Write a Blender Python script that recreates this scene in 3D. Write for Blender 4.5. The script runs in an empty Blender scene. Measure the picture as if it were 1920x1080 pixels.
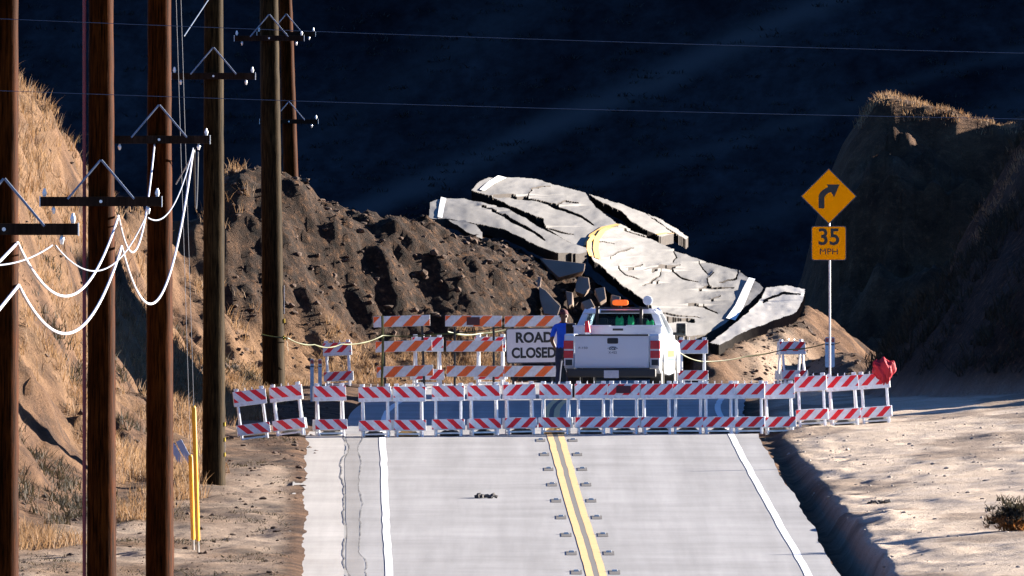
import bpy, bmesh, math, random
import numpy as np
from mathutils import Vector, Matrix, Euler

random.seed(7)
rng = np.random.default_rng(7)
sc = bpy.context.scene
col = sc.collection
R = math.radians

# ------------------------------------------------------------ camera, sky, sun, exposure
F = 37000.0                       # focal length in pixels of the 1920 px wide photograph
cam_d = bpy.data.cameras.new('camera')
cam_d.sensor_width = 36.0
cam_d.lens = F / 1920 * 36
cam_d.clip_start = 5.0
cam_d.clip_end = 6000.0
cam = bpy.data.objects.new('camera', cam_d)
cam.rotation_euler = (R(90), 0, 0)
col.objects.link(cam)
sc.camera = cam

SUN_AZ, SUN_EL = 63.0, 12.5       # azimuth from +Y towards +X
w = bpy.data.worlds.new('World')
sc.world = w
w.use_nodes = True
nt = w.node_tree
bg = nt.nodes['Background']
sky = nt.nodes.new('ShaderNodeTexSky')
sky.sky_type = 'NISHITA'
sky.sun_disc = False
sky.sun_elevation = R(SUN_EL)
sky.sun_rotation = R(SUN_AZ)
sky.dust_density = 0.0
sky.air_density = 0.72
sky.ozone_density = 6.5
nt.links.new(sky.outputs[0], bg.inputs[0])
bg.inputs[1].default_value = 0.05

sd = bpy.data.lights.new('sun', 'SUN')
sd.energy = 5.0
sd.angle = R(0.5)
sd.color = (1.0, 0.90, 0.78)
sun = bpy.data.objects.new('sun', sd)
svec = Vector((math.sin(R(SUN_AZ)) * math.cos(R(SUN_EL)), math.cos(R(SUN_AZ)) * math.cos(R(SUN_EL)), math.sin(R(SUN_EL))))
sun.rotation_euler = svec.to_track_quat('Z', 'Y').to_euler()
sun.location = svec * 300 + Vector((0, 400, 0))
col.objects.link(sun)

vs = sc.view_settings
vs.view_transform = 'Standard'
vs.look = 'None'
vs.gamma = 1.0
vs.use_curve_mapping = False
vs.exposure = 2.55

# ------------------------------------------------------------ helpers
def P(px, py, d):
    return Vector(((px - 960) / F * d, d, (540 - py) / F * d))

def tag(o, label=None, cat=None, group=None, kind=None):
    if label: o['label'] = label
    if cat: o['category'] = cat
    if group: o['group'] = group
    if kind: o['kind'] = kind
    return o

def empty(name, loc=(0, 0, 0), rz=0.0):
    o = bpy.data.objects.new(name, None)
    o.empty_display_size = 0.2
    o.location = loc
    o.rotation_euler = (0, 0, rz)
    col.objects.link(o)
    return o

def mesh_obj(name, verts, faces, mat=None, parent=None, smooth=False):
    me = bpy.data.meshes.new(name)
    me.from_pydata([tuple(v) for v in verts], [], [tuple(f) for f in faces])
    me.update()
    if mat is not None:
        me.materials.append(mat)
    if smooth:
        me.polygons.foreach_set('use_smooth', [True] * len(me.polygons))
    o = bpy.data.objects.new(name, me)
    col.objects.link(o)
    if parent is not None:
        o.parent = parent
    return o

def np_mesh(name, V, Q, mat, smooth=True, parent=None):
    """fast mesh from numpy verts (n,3) and faces (m,k)"""
    me = bpy.data.meshes.new(name)
    k = Q.shape[1]
    me.vertices.add(len(V)); me.vertices.foreach_set('co', V.astype(np.float32).ravel())
    me.loops.add(Q.size); me.loops.foreach_set('vertex_index', Q.astype(np.int32).ravel())
    me.polygons.add(len(Q)); me.polygons.foreach_set('loop_start', np.arange(0, Q.size, k, dtype=np.int32))
    me.polygons.foreach_set('use_smooth', np.full(len(Q), smooth))
    me.update(calc_edges=True)
    me.materials.append(mat)
    o = bpy.data.objects.new(name, me)
    col.objects.link(o)
    if parent is not None: o.parent = parent
    return o

class MB:
    def __init__(s): s.v = []; s.f = []
    def add(s, vs_, fs_):
        n = len(s.v); s.v += [Vector(v) for v in vs_]; s.f += [tuple(i + n for i in f) for f in fs_]
        return s
    def box(s, c, size, rot=None):
        c = Vector(c); hx, hy, hz = size[0] / 2, size[1] / 2, size[2] / 2
        pts = [Vector((x, y, z)) for z in (-hz, hz) for y in (-hy, hy) for x in (-hx, hx)]
        if rot is not None: pts = [rot @ p for p in pts]
        return s.add([c + p for p in pts], [(0, 2, 3, 1), (4, 5, 7, 6), (0, 1, 5, 4), (2, 6, 7, 3), (0, 4, 6, 2), (1, 3, 7, 5)])
    def bounds(s, a, b):
        return s.box([(a[i] + b[i]) / 2 for i in range(3)], [abs(b[i] - a[i]) for i in range(3)])
    def tube(s, pts, rad, n=8, caps=True):
        pts = [Vector(p) for p in pts]
        if not isinstance(rad, (list, tuple)): rad = [rad] * len(pts)
        rings = []
        up = None
        for i, p in enumerate(pts):
            t = (pts[min(i + 1, len(pts) - 1)] - pts[max(i - 1, 0)]).normalized()
            if up is None:
                up = Vector((0, 0, 1)) if abs(t.z) < 0.9 else Vector((1, 0, 0))
            a = t.cross(up).normalized(); b = a.cross(t).normalized(); up = b
            rings.append([p + (a * math.cos(2 * math.pi * k / n) + b * math.sin(2 * math.pi * k / n)) * rad[i] for k in range(n)])
        vs_ = [v for r in rings for v in r]
        fs_ = []
        for i in range(len(rings) - 1):
            for k in range(n):
                fs_.append((i * n + k, i * n + (k + 1) % n, (i + 1) * n + (k + 1) % n, (i + 1) * n + k))
        if caps:
            fs_.append(tuple(range(n - 1, -1, -1))); fs_.append(tuple((len(rings) - 1) * n + k for k in range(n)))
        return s.add(vs_, fs_)
    def prism(s, poly, o, a, b, nrm, th):
        """poly of (u,v) in the frame o,a,b ; extruded by th along nrm"""
        o, a, b, nrm = Vector(o), Vector(a), Vector(b), Vector(nrm)
        n = len(poly)
        p0 = [o + a * u + b * v for u, v in poly]
        p1 = [p + nrm * th for p in p0]
        return s.add(p0 + p1, [tuple(range(n - 1, -1, -1)), tuple(range(n, 2 * n))] + [(i, (i + 1) % n, n + (i + 1) % n, n + i) for i in range(n)])
    def build(s, name, mat, parent=None, bevel=0.0, smooth=False, seg=2):
        o = mesh_obj(name, s.v, s.f, mat, parent, smooth)
        bm = bmesh.new(); bm.from_mesh(o.data)
        bmesh.ops.recalc_face_normals(bm, faces=bm.faces)
        if bevel > 0:
            bmesh.ops.bevel(bm, geom=[e for e in bm.edges if len(e.link_faces) == 2 and e.calc_face_angle(0) > 0.5], offset=bevel, segments=seg, affect='EDGES', profile=0.6)
        bm.to_mesh(o.data); bm.free()
        return o

def copy_tree(o, parent=None):
    c = o.copy(); col.objects.link(c); c.parent = parent
    for ch in list(o.children): copy_tree(ch, c)
    return c

# numpy value noise
def _hash(ix, iy, seed):
    h = (ix.astype(np.int64) * 374761393 + iy.astype(np.int64) * 668265263 + seed * 974711) & 0x7fffffff
    h = ((h ^ (h >> 13)) * 1274126177) & 0x7fffffff
    return ((h ^ (h >> 16)) & 0xffff) / 65535.0
def vnoise(x, y, seed=0):
    x = np.asarray(x, float); y = np.asarray(y, float)
    ix = np.floor(x); iy = np.floor(y); fx = x - ix; fy = y - iy
    fx = fx * fx * fx * (fx * (fx * 6 - 15) + 10); fy = fy * fy * fy * (fy * (fy * 6 - 15) + 10)
    a = _hash(ix, iy, seed); b = _hash(ix + 1, iy, seed); c = _hash(ix, iy + 1, seed); d = _hash(ix + 1, iy + 1, seed)
    return (a * (1 - fx) + b * fx) * (1 - fy) + (c * (1 - fx) + d * fx) * fy * 1.0 - 0.5
def fbm(x, y, seed=0, oct=4, gain=0.5):
    t = 0; a = 1.0; f = 1.0
    for i in range(oct):
        t = t + a * vnoise(x * f + 17.3 * i, y * f - 9.1 * i, seed + i); a *= gain; f *= 2.03
    return t
def sstep(a, b, x):
    t = np.clip((x - a) / (b - a), 0, 1); return t * t * (3 - 2 * t)

# ------------------------------------------------------------ materials
def newmat(name):
    m = bpy.data.materials.new(name); m.use_nodes = True
    return m, m.node_tree, m.node_tree.nodes['Principled BSDF']
def nd(t, typ, **kw):
    n = t.nodes.new(typ)
    for k, v in kw.items(): setattr(n, k, v)
    return n
def ramp(t, src, stops):
    r = t.nodes.new('ShaderNodeValToRGB')
    e = r.color_ramp.elements
    while len(e) < len(stops): e.new(0.5)
    for i, (p, c) in enumerate(stops):
        e[i].position = p; e[i].color = (*c, 1) if len(c) == 3 else c
    t.links.new(src, r.inputs[0]); return r
def noise(t, scale, detail=4, rough=0.55, coord='Object', vec_scale=None):
    tc = t.nodes.new('ShaderNodeTexCoord')
    n = t.nodes.new('ShaderNodeTexNoise')
    n.inputs['Scale'].default_value = scale; n.inputs['Detail'].default_value = detail; n.inputs['Roughness'].default_value = rough
    if vec_scale:
        mp = t.nodes.new('ShaderNodeMapping'); mp.inputs['Scale'].default_value = vec_scale
        t.links.new(tc.outputs[coord], mp.inputs[0]); t.links.new(mp.outputs[0], n.inputs['Vector'])
    else:
        t.links.new(tc.outputs[coord], n.inputs['Vector'])
    return n
def mixc(t, fac, a, b, mode='MIX'):
    m = t.nodes.new('ShaderNodeMix'); m.data_type = 'RGBA'; m.blend_type = mode
    for sock, val in ((0, fac), (6, a), (7, b)):
        if hasattr(val, 'is_output'): t.links.new(val, m.inputs[sock])
        else: m.inputs[sock].default_value = val if sock == 0 else ((*val, 1) if len(val) == 3 else val)
    return m.outputs[2]
def bump(t, b, src, strength=0.4, dist=0.02):
    n = t.nodes.new('ShaderNodeBump'); n.inputs['Strength'].default_value = strength; n.inputs['Distance'].default_value = dist
    t.links.new(src, n.inputs['Height']); t.links.new(n.outputs[0], b.inputs['Normal'])

def simple(name, c, rough=0.6, var=0.12, scale=6.0, metal=0.0, vec_scale=None, dirt=None, coat=0.0):
    m, t, b = newmat(name)
    n = noise(t, scale, 5, 0.6, vec_scale=vec_scale)
    lo = tuple(x * (1 - var) for x in c); hi = tuple(min(1, x * (1 + var)) for x in c)
    r = ramp(t, n.outputs[0], [(0.3, lo), (0.7, hi)])
    out = r.outputs[0]
    if dirt:
        n2 = noise(t, scale * 2.3, 6, 0.7)
        r2 = ramp(t, n2.outputs[0], [(0.5, (0, 0, 0)), (0.72, (1, 1, 1))])
        out = mixc(t, r2.outputs[0], out, dirt)
    t.links.new(out, b.inputs['Base Color'])
    b.inputs['Roughness'].default_value = rough; b.inputs['Metallic'].default_value = metal
    b.inputs['Coat Weight'].default_value = coat
    return m

def stripe_mat(name, period, sgn, colr, white=(0.74, 0.76, 0.79), off=0.0):
    """diagonal reflective sheeting printed on a barricade rail"""
    m, t, b = newmat(name)
    tc = nd(t, 'ShaderNodeTexCoord'); sx = nd(t, 'ShaderNodeSeparateXYZ')
    t.links.new(tc.outputs['Object'], sx.inputs[0])
    k = nd(t, 'ShaderNodeMath', operation='MULTIPLY_ADD'); k.inputs[1].default_value = sgn
    t.links.new(sx.outputs['Z'], k.inputs[0]); t.links.new(sx.outputs['X'], k.inputs[2])
    d = nd(t, 'ShaderNodeMath', operation='MULTIPLY_ADD'); d.inputs[1].default_value = 1 / period
    oi = nd(t, 'ShaderNodeObjectInfo'); of = nd(t, 'ShaderNodeMath', operation='MULTIPLY_ADD'); of.inputs[1].default_value = 0.35; of.inputs[2].default_value = 10.0 + off
    t.links.new(oi.outputs['Random'], of.inputs[0]); t.links.new(of.outputs[0], d.inputs[2])
    t.links.new(k.outputs[0], d.inputs[0])
    fr = nd(t, 'ShaderNodeMath', operation='FRACT'); t.links.new(d.outputs[0], fr.inputs[0])
    gt = nd(t, 'ShaderNodeMath', operation='GREATER_THAN'); gt.inputs[1].default_value = 0.54; t.links.new(fr.outputs[0], gt.inputs[0])
    c = mixc(t, gt.outputs[0], white, colr)
    n = noise(t, 9, 6, 0.7)
    r = ramp(t, n.outputs[0], [(0.35, (0.80, 0.78, 0.75)), (0.6, (1, 1, 1))])
    c = mixc(t, 1.0, c, r.outputs[0], 'MULTIPLY')
    n2 = noise(t, 40, 3, 0.7); r2 = ramp(t, n2.outputs[0], [(0.70, (0, 0, 0)), (0.74, (1, 1, 1))])
    c = mixc(t, r2.outputs[0], c, (0.25, 0.2, 0.17))
    t.links.new(c, b.inputs['Base Color']); b.inputs['Roughness'].default_value = 0.45
    return m

def soil_mat():
    m, t, b = newmat('soil')
    at = nd(t, 'ShaderNodeAttribute', attribute_name='soil')      # r pale, g dark slide earth and painted hill shade, b straw litter
    sx = nd(t, 'ShaderNodeSeparateColor'); t.links.new(at.outputs['Color'], sx.inputs[0])
    n1 = noise(t, 0.9, 8, 0.65); n2 = noise(t, 6.0, 8, 0.7); n3 = noise(t, 30.0, 4, 0.7)
    base = ramp(t, n1.outputs[0], [(0.34, (0.020, 0.010, 0.006)), (0.50, (0.080, 0.042, 0.022)), (0.70, (0.155, 0.088, 0.048))])  # darkest stop puts shadow patches of the left bank into the soil colour
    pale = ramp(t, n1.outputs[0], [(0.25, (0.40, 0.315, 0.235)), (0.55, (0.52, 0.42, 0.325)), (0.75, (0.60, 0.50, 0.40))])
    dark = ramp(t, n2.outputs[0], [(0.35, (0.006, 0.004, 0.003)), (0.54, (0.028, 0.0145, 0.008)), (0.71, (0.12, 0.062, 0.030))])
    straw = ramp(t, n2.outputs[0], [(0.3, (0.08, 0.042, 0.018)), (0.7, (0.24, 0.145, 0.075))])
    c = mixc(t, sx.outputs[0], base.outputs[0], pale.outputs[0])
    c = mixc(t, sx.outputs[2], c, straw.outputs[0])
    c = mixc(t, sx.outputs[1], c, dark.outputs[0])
    sp = ramp(t, n3.outputs[0], [(0.32, (0.62, 0.6, 0.58)), (0.5, (1, 1, 1)), (0.72, (1.25, 1.25, 1.25))])
    c = mixc(t, 1.0, c, sp.outputs[0], 'MULTIPLY')
    t.links.new(c, b.inputs['Base Color']); b.inputs['Roughness'].default_value = 0.95
    b.inputs['Specular IOR Level'].default_value = 0.15
    mx = nd(t, 'ShaderNodeMath', operation='ADD'); t.links.new(n2.outputs[0], mx.inputs[0])
    ml = nd(t, 'ShaderNodeMath', operation='MULTIPLY'); ml.inputs[1].default_value = 0.4; t.links.new(n3.outputs[0], ml.inputs[0]); t.links.new(ml.outputs[0], mx.inputs[1])
    bump(t, b, mx.outputs[0], 0.9, 0.08)
    return m

def asphalt_mat(name='asphalt', c=(0.32, 0.316, 0.312)):
    m, t, b = newmat(name)
    n1 = noise(t, 0.35, 6, 0.6); n2 = noise(t, 60, 3, 0.7); n3 = noise(t, 1.2, 6, 0.65, vec_scale=(0.25, 3.0, 1)); n4 = noise(t, 1.0, 4, 0.6, vec_scale=(2.2, 0.03, 1))
    r1 = ramp(t, n1.outputs[0], [(0.3, tuple(x * .84 for x in c)), (0.7, tuple(x * 1.12 for x in c))])
    r3 = ramp(t, n3.outputs[0], [(0.3, (0.94, 0.94, 0.94)), (0.65, (1.02, 1.02, 1.02))])
    r4 = ramp(t, n4.outputs[0], [(0.3, (0.80, 0.80, 0.80)), (0.7, (1.08, 1.08, 1.08))])
    r2 = ramp(t, n2.outputs[0], [(0.3, (0.86, 0.86, 0.86)), (0.7, (1.08, 1.08, 1.08))])
    x = mixc(t, 1.0, r1.outputs[0], r3.outputs[0], 'MULTIPLY'); x = mixc(t, 1.0, x, r2.outputs[0], 'MULTIPLY'); x = mixc(t, 1.0, x, r4.outputs[0], 'MULTIPLY')
    t.links.new(x, b.inputs['Base Color']); b.inputs['Roughness'].default_value = 0.9; b.inputs['Specular IOR Level'].default_value = 0.2
    bump(t, b, n2.outputs[0], 0.25, 0.006)
    return m

def paint_mat(name, c, wear=0.6):
    m, t, b = newmat(name)
    n = noise(t, 14, 6, 0.7)
    r = ramp(t, n.outputs[0], [(wear, (0, 0, 0)), (wear + 0.12, (1, 1, 1))])
    n2 = noise(t, 2.5, 4, 0.6); r2 = ramp(t, n2.outputs[0], [(0.3, tuple(x * .86 for x in c)), (0.7, c)])
    t.links.new(mixc(t, r.outputs[0], r2.outputs[0], (0.24, 0.23, 0.22)), b.inputs['Base Color']); b.inputs['Roughness'].default_value = 0.7
    return m

def wood_mat(name, c1, c2, tint=(1, 1, 1)):
    m, t, b = newmat(name)
    n = noise(t, 5.0, 8, 0.7, vec_scale=(9, 9, 0.5)); n2 = noise(t, 1.2, 4, 0.6, vec_scale=(3, 3, 1.0))
    r = ramp(t, n.outputs[0], [(0.38, c1), (0.70, c2)])
    r2 = ramp(t, n2.outputs[0], [(0.35, (0.55, 0.5, 0.45)), (0.65, (1.1, 1.1, 1.1))])
    t.links.new(mixc(t, 1.0, r.outputs[0], r2.outputs[0], 'MULTIPLY'), b.inputs['Base Color'])
    b.inputs['Roughness'].default_value = 0.6; b.inputs['Specular IOR Level'].default_value = 0.025; b.inputs['Specular Tint'].default_value = (*tint, 1)
    bump(t, b, n.outputs[0], 0.35, 0.012)
    return m

def grass_mat(name, c1, c2):
    m, t, b = newmat(name)
    n = noise(t, 1.3, 5, 0.6); n2 = noise(t, 23, 2, 0.6)
    r = ramp(t, n.outputs[0], [(0.3, c1), (0.7, c2)])
    r2 = ramp(t, n2.outputs[0], [(0.3, (0.6, 0.6, 0.6)), (0.7, (1.2, 1.2, 1.2))])
    cc = mixc(t, 1.0, r.outputs[0], r2.outputs[0], 'MULTIPLY')
    t.links.new(cc, b.inputs['Base Color']); b.inputs['Roughness'].default_value = 0.8
    tr = nd(t, 'ShaderNodeBsdfTranslucent'); t.links.new(cc, tr.inputs[0])
    mx = nd(t, 'ShaderNodeMixShader'); mx.inputs[0].default_value = 0.4
    out = t.nodes['Material Output']
    t.links.new(b.outputs[0], mx.inputs[1]); t.links.new(tr.outputs[0], mx.inputs[2]); t.links.new(mx.outputs[0], out.inputs[0])
    return m

M = {}
M['soil'] = soil_mat()
M['asphalt'] = asphalt_mat()
M['asphalt_slab'] = asphalt_mat('asphalt_slab', (0.19, 0.184, 0.176))
M['broken_edge'] = simple('broken_asphalt_edge', (0.035, 0.027, 0.022), 0.95, 0.5, 14)  # dark asphalt layers, with the black shadow of the breaks put into the colour
M['patch'] = asphalt_mat('patched_asphalt', (0.27, 0.26, 0.25))
M['gutter'] = asphalt_mat('gutter_concrete', (0.42, 0.40, 0.37))
M['white_paint'] = paint_mat('white_road_paint', (0.8, 0.8, 0.78), 0.66)
M['yellow_paint'] = paint_mat('yellow_road_paint', (0.74, 0.48, 0.19), 0.66)
M['yellow_slab'] = paint_mat('yellow_slab_paint', (0.50, 0.28, 0.06), 0.62)
M['slot'] = simple('groove_dark', (0.05, 0.045, 0.045), 0.9)
M['tar'] = simple('crack_dark', (0.09, 0.085, 0.08), 0.9)
M['white_plastic'] = simple('white_plastic', (0.72, 0.75, 0.78), 0.5, 0.08, 5, dirt=(0.5, 0.47, 0.43))
M['galv'] = simple('galvanised_steel', (0.55, 0.56, 0.58), 0.4, 0.15, 8, metal=0.7)
M['steel_bright'] = simple('bright_steel', (0.75, 0.75, 0.76), 0.35, 0.1, 8, metal=0.5)
M['black_steel'] = simple('black_steel', (0.015, 0.015, 0.016), 0.5)
M['red_stripe_b'] = stripe_mat('red_white_sheeting_falling', 0.272, 1.0, (0.85, 0.010, 0.010))
M['red_stripe_f'] = stripe_mat('red_white_sheeting_rising', 0.272, -1.0, (0.85, 0.010, 0.010))
M['orange_stripe'] = stripe_mat('orange_white_sheeting', 0.45, -1.0, (1.0, 0.15, 0.012))
M['maroon'] = simple('maroon_plate', (0.06, 0.008, 0.01), 0.5)
M['sandbag'] = simple('dark_sandbag', (0.03, 0.028, 0.028), 0.9, 0.4, 12)
M['sandbag_tan'] = simple('tan_sandbag', (0.42, 0.27, 0.11), 0.9, 0.25, 12)
M['pole_red'] = wood_mat('red_brown_pole_wood', (0.006, 0.0016, 0.0005), (0.085, 0.021, 0.0036), (1.0, 0.42, 0.12))
M['pole_grey'] = wood_mat('weathered_pole_wood', (0.003, 0.002, 0.0014), (0.055, 0.034, 0.014), (1.0, 0.8, 0.5))
M['arm'] = wood_mat('crossarm_wood', (0.012, 0.007, 0.005), (0.035, 0.02, 0.014))
M['brace'] = simple('galvanised_brace', (0.15, 0.18, 0.24), 0.5, 0.1, 8, metal=0.2)
M['cable_white'] = simple('white_cable_jacket', (0.45, 0.44, 0.48), 0.4, 0.06)
M['cable_grey'] = simple('grey_cable', (0.20, 0.22, 0.27), 0.5, 0.06)
M['cable_black'] = simple('black_cable', (0.02, 0.02, 0.02), 0.4)
M['wire_dim'] = simple('dull_wire', (0.04, 0.06, 0.10), 0.5)
M['ceramic'] = simple('pale_insulator', (0.72, 0.72, 0.70), 0.25)
M['red_conduit'] = simple('red_conduit', (0.16, 0.012, 0.016), 0.5, 0.2, 3)
M['yellow_guard'] = simple('yellow_plastic', (0.80, 0.40, 0.03), 0.5, 0.1)
M['yellow_band'] = simple('yellow_reflector', (0.8, 0.55, 0.02), 0.4)
M['sign_orange'] = simple('yellow_orange_sheeting', (1.0, 0.32, 0.002), 0.6, 0.04, 3)
M['sign_orange'].node_tree.nodes['Principled BSDF'].inputs['Specular IOR Level'].default_value = 0.0
M['sign_black'] = simple('sign_black', (0.012, 0.01, 0.008), 0.5)
M['sign_white'] = simple('sign_white_sheeting', (0.72, 0.68, 0.70), 0.5, 0.08, 2.5)
M['sign_border'] = simple('sign_border_dark', (0.06, 0.055, 0.06), 0.5)
M['truck_white'] = simple('white_truck_paint', (0.66, 0.70, 0.76), 0.3, 0.03, 1.5, coat=0.4)
M['truck_dark'] = simple('dark_trim', (0.016, 0.017, 0.02), 0.5)
M['rubber'] = simple('tyre_rubber', (0.02, 0.02, 0.02), 0.9)
M['red_lens'] = simple('red_lamp_lens', (0.55, 0.012, 0.03), 0.2, 0.1, 9)
M['clear_lens'] = simple('clear_lamp_lens', (0.7, 0.68, 0.7), 0.2)
M['plate'] = simple('licence_plate', (0.45, 0.47, 0.55), 0.5, 0.1, 20)
M['emblem'] = simple('dark_blue_emblem', (0.02, 0.03, 0.07), 0.3)
M['stripe_yellow'] = simple('yellow_side_stripe', (0.85, 0.5, 0.02), 0.4)
M['stripe_blue'] = simple('blue_side_stripe', (0.05, 0.3, 0.6), 0.4)
M['vest'] = simple('green_safety_vest', (0.05, 0.75, 0.22), 0.7, 0.2, 20)
M['seat'] = simple('grey_seat_cloth', (0.05, 0.055, 0.065), 0.9)
M['shirt'] = simple('blue_shirt', (0.008, 0.09, 0.62), 0.9, 0.15, 7)
M['jeans'] = simple('navy_trousers', (0.012, 0.02, 0.055), 0.9, 0.2, 14)
M['skin'] = simple('skin', (0.10, 0.045, 0.028), 0.6)
M['cap'] = simple('maroon_cap', (0.07, 0.014, 0.02), 0.9)
M['red_cloth'] = simple('red_cloth', (0.36, 0.006, 0.02), 0.75, 0.2, 6)
M['tape'] = simple('caution_tape', (0.05, 0.055, 0.004), 0.5, 0.35, 5)
M['stake'] = simple('olive_stake', (0.10, 0.10, 0.03), 0.9, 0.3, 10)
M['hose'] = M['black_steel']
M['rock'] = simple('pale_rock', (0.33, 0.28, 0.23), 0.9, 0.25, 6)
M['chunk'] = asphalt_mat('broken_asphalt', (0.20, 0.148, 0.115))
M['clod'] = simple('earth_clods', (0.055, 0.028, 0.0145), 0.95, 0.45, 3)
M['grass'] = grass_mat('dry_grass', (0.11, 0.050, 0.018), (0.36, 0.235, 0.13))
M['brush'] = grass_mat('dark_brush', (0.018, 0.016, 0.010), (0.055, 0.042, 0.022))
M['brush_orange'] = grass_mat('rusty_brush', (0.20, 0.07, 0.015), (0.34, 0.15, 0.04))
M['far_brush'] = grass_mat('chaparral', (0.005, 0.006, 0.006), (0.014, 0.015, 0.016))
M['twig'] = simple('twig', (0.08, 0.055, 0.035), 0.9)
M['panel_blue'] = simple('faded_blue_panel', (0.30, 0.38, 0.55), 0.6, 0.1)

m, t, b = newmat('truck_glass')
b.inputs['Base Color'].default_value = (0.55, 0.68, 0.74, 1); b.inputs['Roughness'].default_value = 0.03; b.inputs['Transmission Weight'].default_value = 1.0; b.inputs['IOR'].default_value = 1.2
M['glass'] = m
m, t, b = newmat('amber_beacon')
b.inputs['Base Color'].default_value = (0.9, 0.14, 0.01, 1); b.inputs['Roughness'].default_value = 0.25
b.inputs['Emission Color'].default_value = (1, 0.16, 0.01, 1); b.inputs['Emission Strength'].default_value = 0.12
M['amber'] = m

# far hillside: dark scrub with its paler diagonal folds put into the colour
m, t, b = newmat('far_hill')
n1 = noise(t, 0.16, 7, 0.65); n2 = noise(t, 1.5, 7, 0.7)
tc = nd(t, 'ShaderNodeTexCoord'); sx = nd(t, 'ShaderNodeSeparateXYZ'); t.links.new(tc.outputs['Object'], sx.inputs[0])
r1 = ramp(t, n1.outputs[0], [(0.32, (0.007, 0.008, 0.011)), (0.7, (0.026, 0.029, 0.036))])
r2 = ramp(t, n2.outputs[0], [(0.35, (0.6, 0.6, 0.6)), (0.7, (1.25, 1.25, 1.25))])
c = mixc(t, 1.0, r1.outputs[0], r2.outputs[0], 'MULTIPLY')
def fold_band(c, slope, off, width, amt):
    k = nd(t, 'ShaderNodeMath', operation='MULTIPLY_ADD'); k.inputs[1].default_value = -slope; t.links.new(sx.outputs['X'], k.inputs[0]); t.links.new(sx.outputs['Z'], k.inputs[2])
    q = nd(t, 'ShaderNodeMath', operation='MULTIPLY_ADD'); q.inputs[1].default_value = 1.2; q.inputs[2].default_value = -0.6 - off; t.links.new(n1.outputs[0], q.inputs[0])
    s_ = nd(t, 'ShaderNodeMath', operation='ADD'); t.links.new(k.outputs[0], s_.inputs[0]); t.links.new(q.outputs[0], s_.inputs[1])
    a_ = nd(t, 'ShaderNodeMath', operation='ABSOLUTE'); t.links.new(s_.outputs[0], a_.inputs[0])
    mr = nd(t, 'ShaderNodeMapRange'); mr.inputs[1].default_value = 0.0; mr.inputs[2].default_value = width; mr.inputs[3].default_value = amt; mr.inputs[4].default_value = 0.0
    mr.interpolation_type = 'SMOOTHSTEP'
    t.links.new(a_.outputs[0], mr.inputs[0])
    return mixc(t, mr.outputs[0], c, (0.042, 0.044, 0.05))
c = fold_band(c, 0.45, 4.95, 0.8, 0.95)
c = fold_band(c, 0.45, -1.5, 1.0, 0.4)
c = fold_band(c, 0.31, 2.7, 0.5, 0.45)
c = fold_band(c, 0.6, 9.5, 1.3, 0.2)
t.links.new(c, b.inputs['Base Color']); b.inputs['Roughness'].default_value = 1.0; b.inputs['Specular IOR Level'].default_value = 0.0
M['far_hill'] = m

# ------------------------------------------------------------ terrain
ty = np.arange(-60, 1000, 0.5)
tz = np.interp(ty, [-60, 0, 150, 200, 250, 308, 370, 385, 400, 410, 425, 440, 458, 470, 520, 640, 1000],
               [-14, -12.5, -8.9, -7.5, -6.13, -4.5, -2.75, -2.48, -2.36, -2.31, -2.15, -2.0, -2.1, -3.2, -9, -22, -60])
tz = np.convolve(np.pad(tz, 8, mode='edge'), np.ones(17) / 17, mode='valid')
def zr(y): return np.interp(y, ty, tz)
cy_ = [0, 150, 308, 370, 385, 400, 420, 440, 470, 520]
cx_ = [4.0, 2.70, 1.33, 0.80, 0.74, 0.82, 1.25, 1.9, 4.0, 12.0]
cxs = np.interp(ty, cy_, cx_); cxs = np.convolve(np.pad(cxs, 30, mode='edge'), np.ones(61) / 61, mode='valid')
def xc(y): return np.interp(y, ty, cxs)

TOE_L = [(-60, 150), (-30, 230), (-14, 278), (-9.3, 308), (-6.9, 338), (-5.8, 356), (-5.5, 370), (-5.5, 385), (-5.5, 402), (-5.5, 414), (-5.3, 424), (-4.6, 428.4), (-3.0, 430.0), (-1.0, 431.3), (1.0, 433.0), (3.2, 436.5), (4.8, 440), (5.8, 445), (6.2, 452), (5, 466), (0, 480)]
TOE_N = [(6.7, 416), (7.1, 409), (7.6, 398), (8.7, 389), (10.4, 385.5), (11.6, 382.5), (14, 382.5), (30, 390.5), (80, 415)]
def sdist(X, Y, pl):
    """signed distance to polyline, positive to the left of its direction"""
    best = np.full(X.shape, 1e9); sg = np.zeros(X.shape)
    for (x0, y0), (x1, y1) in zip(pl[:-1], pl[1:]):
        dx, dy = x1 - x0, y1 - y0; L2 = dx * dx + dy * dy
        tt = np.clip(((X - x0) * dx + (Y - y0) * dy) / L2, 0, 1)
        d = np.hypot(X - x0 - tt * dx, Y - y0 - tt * dy)
        s_ = np.sign(dx * (Y - y0) - dy * (X - x0))
        u = d < best; best = np.where(u, d, best); sg = np.where(u, s_, sg)
    return best * sg

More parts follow.
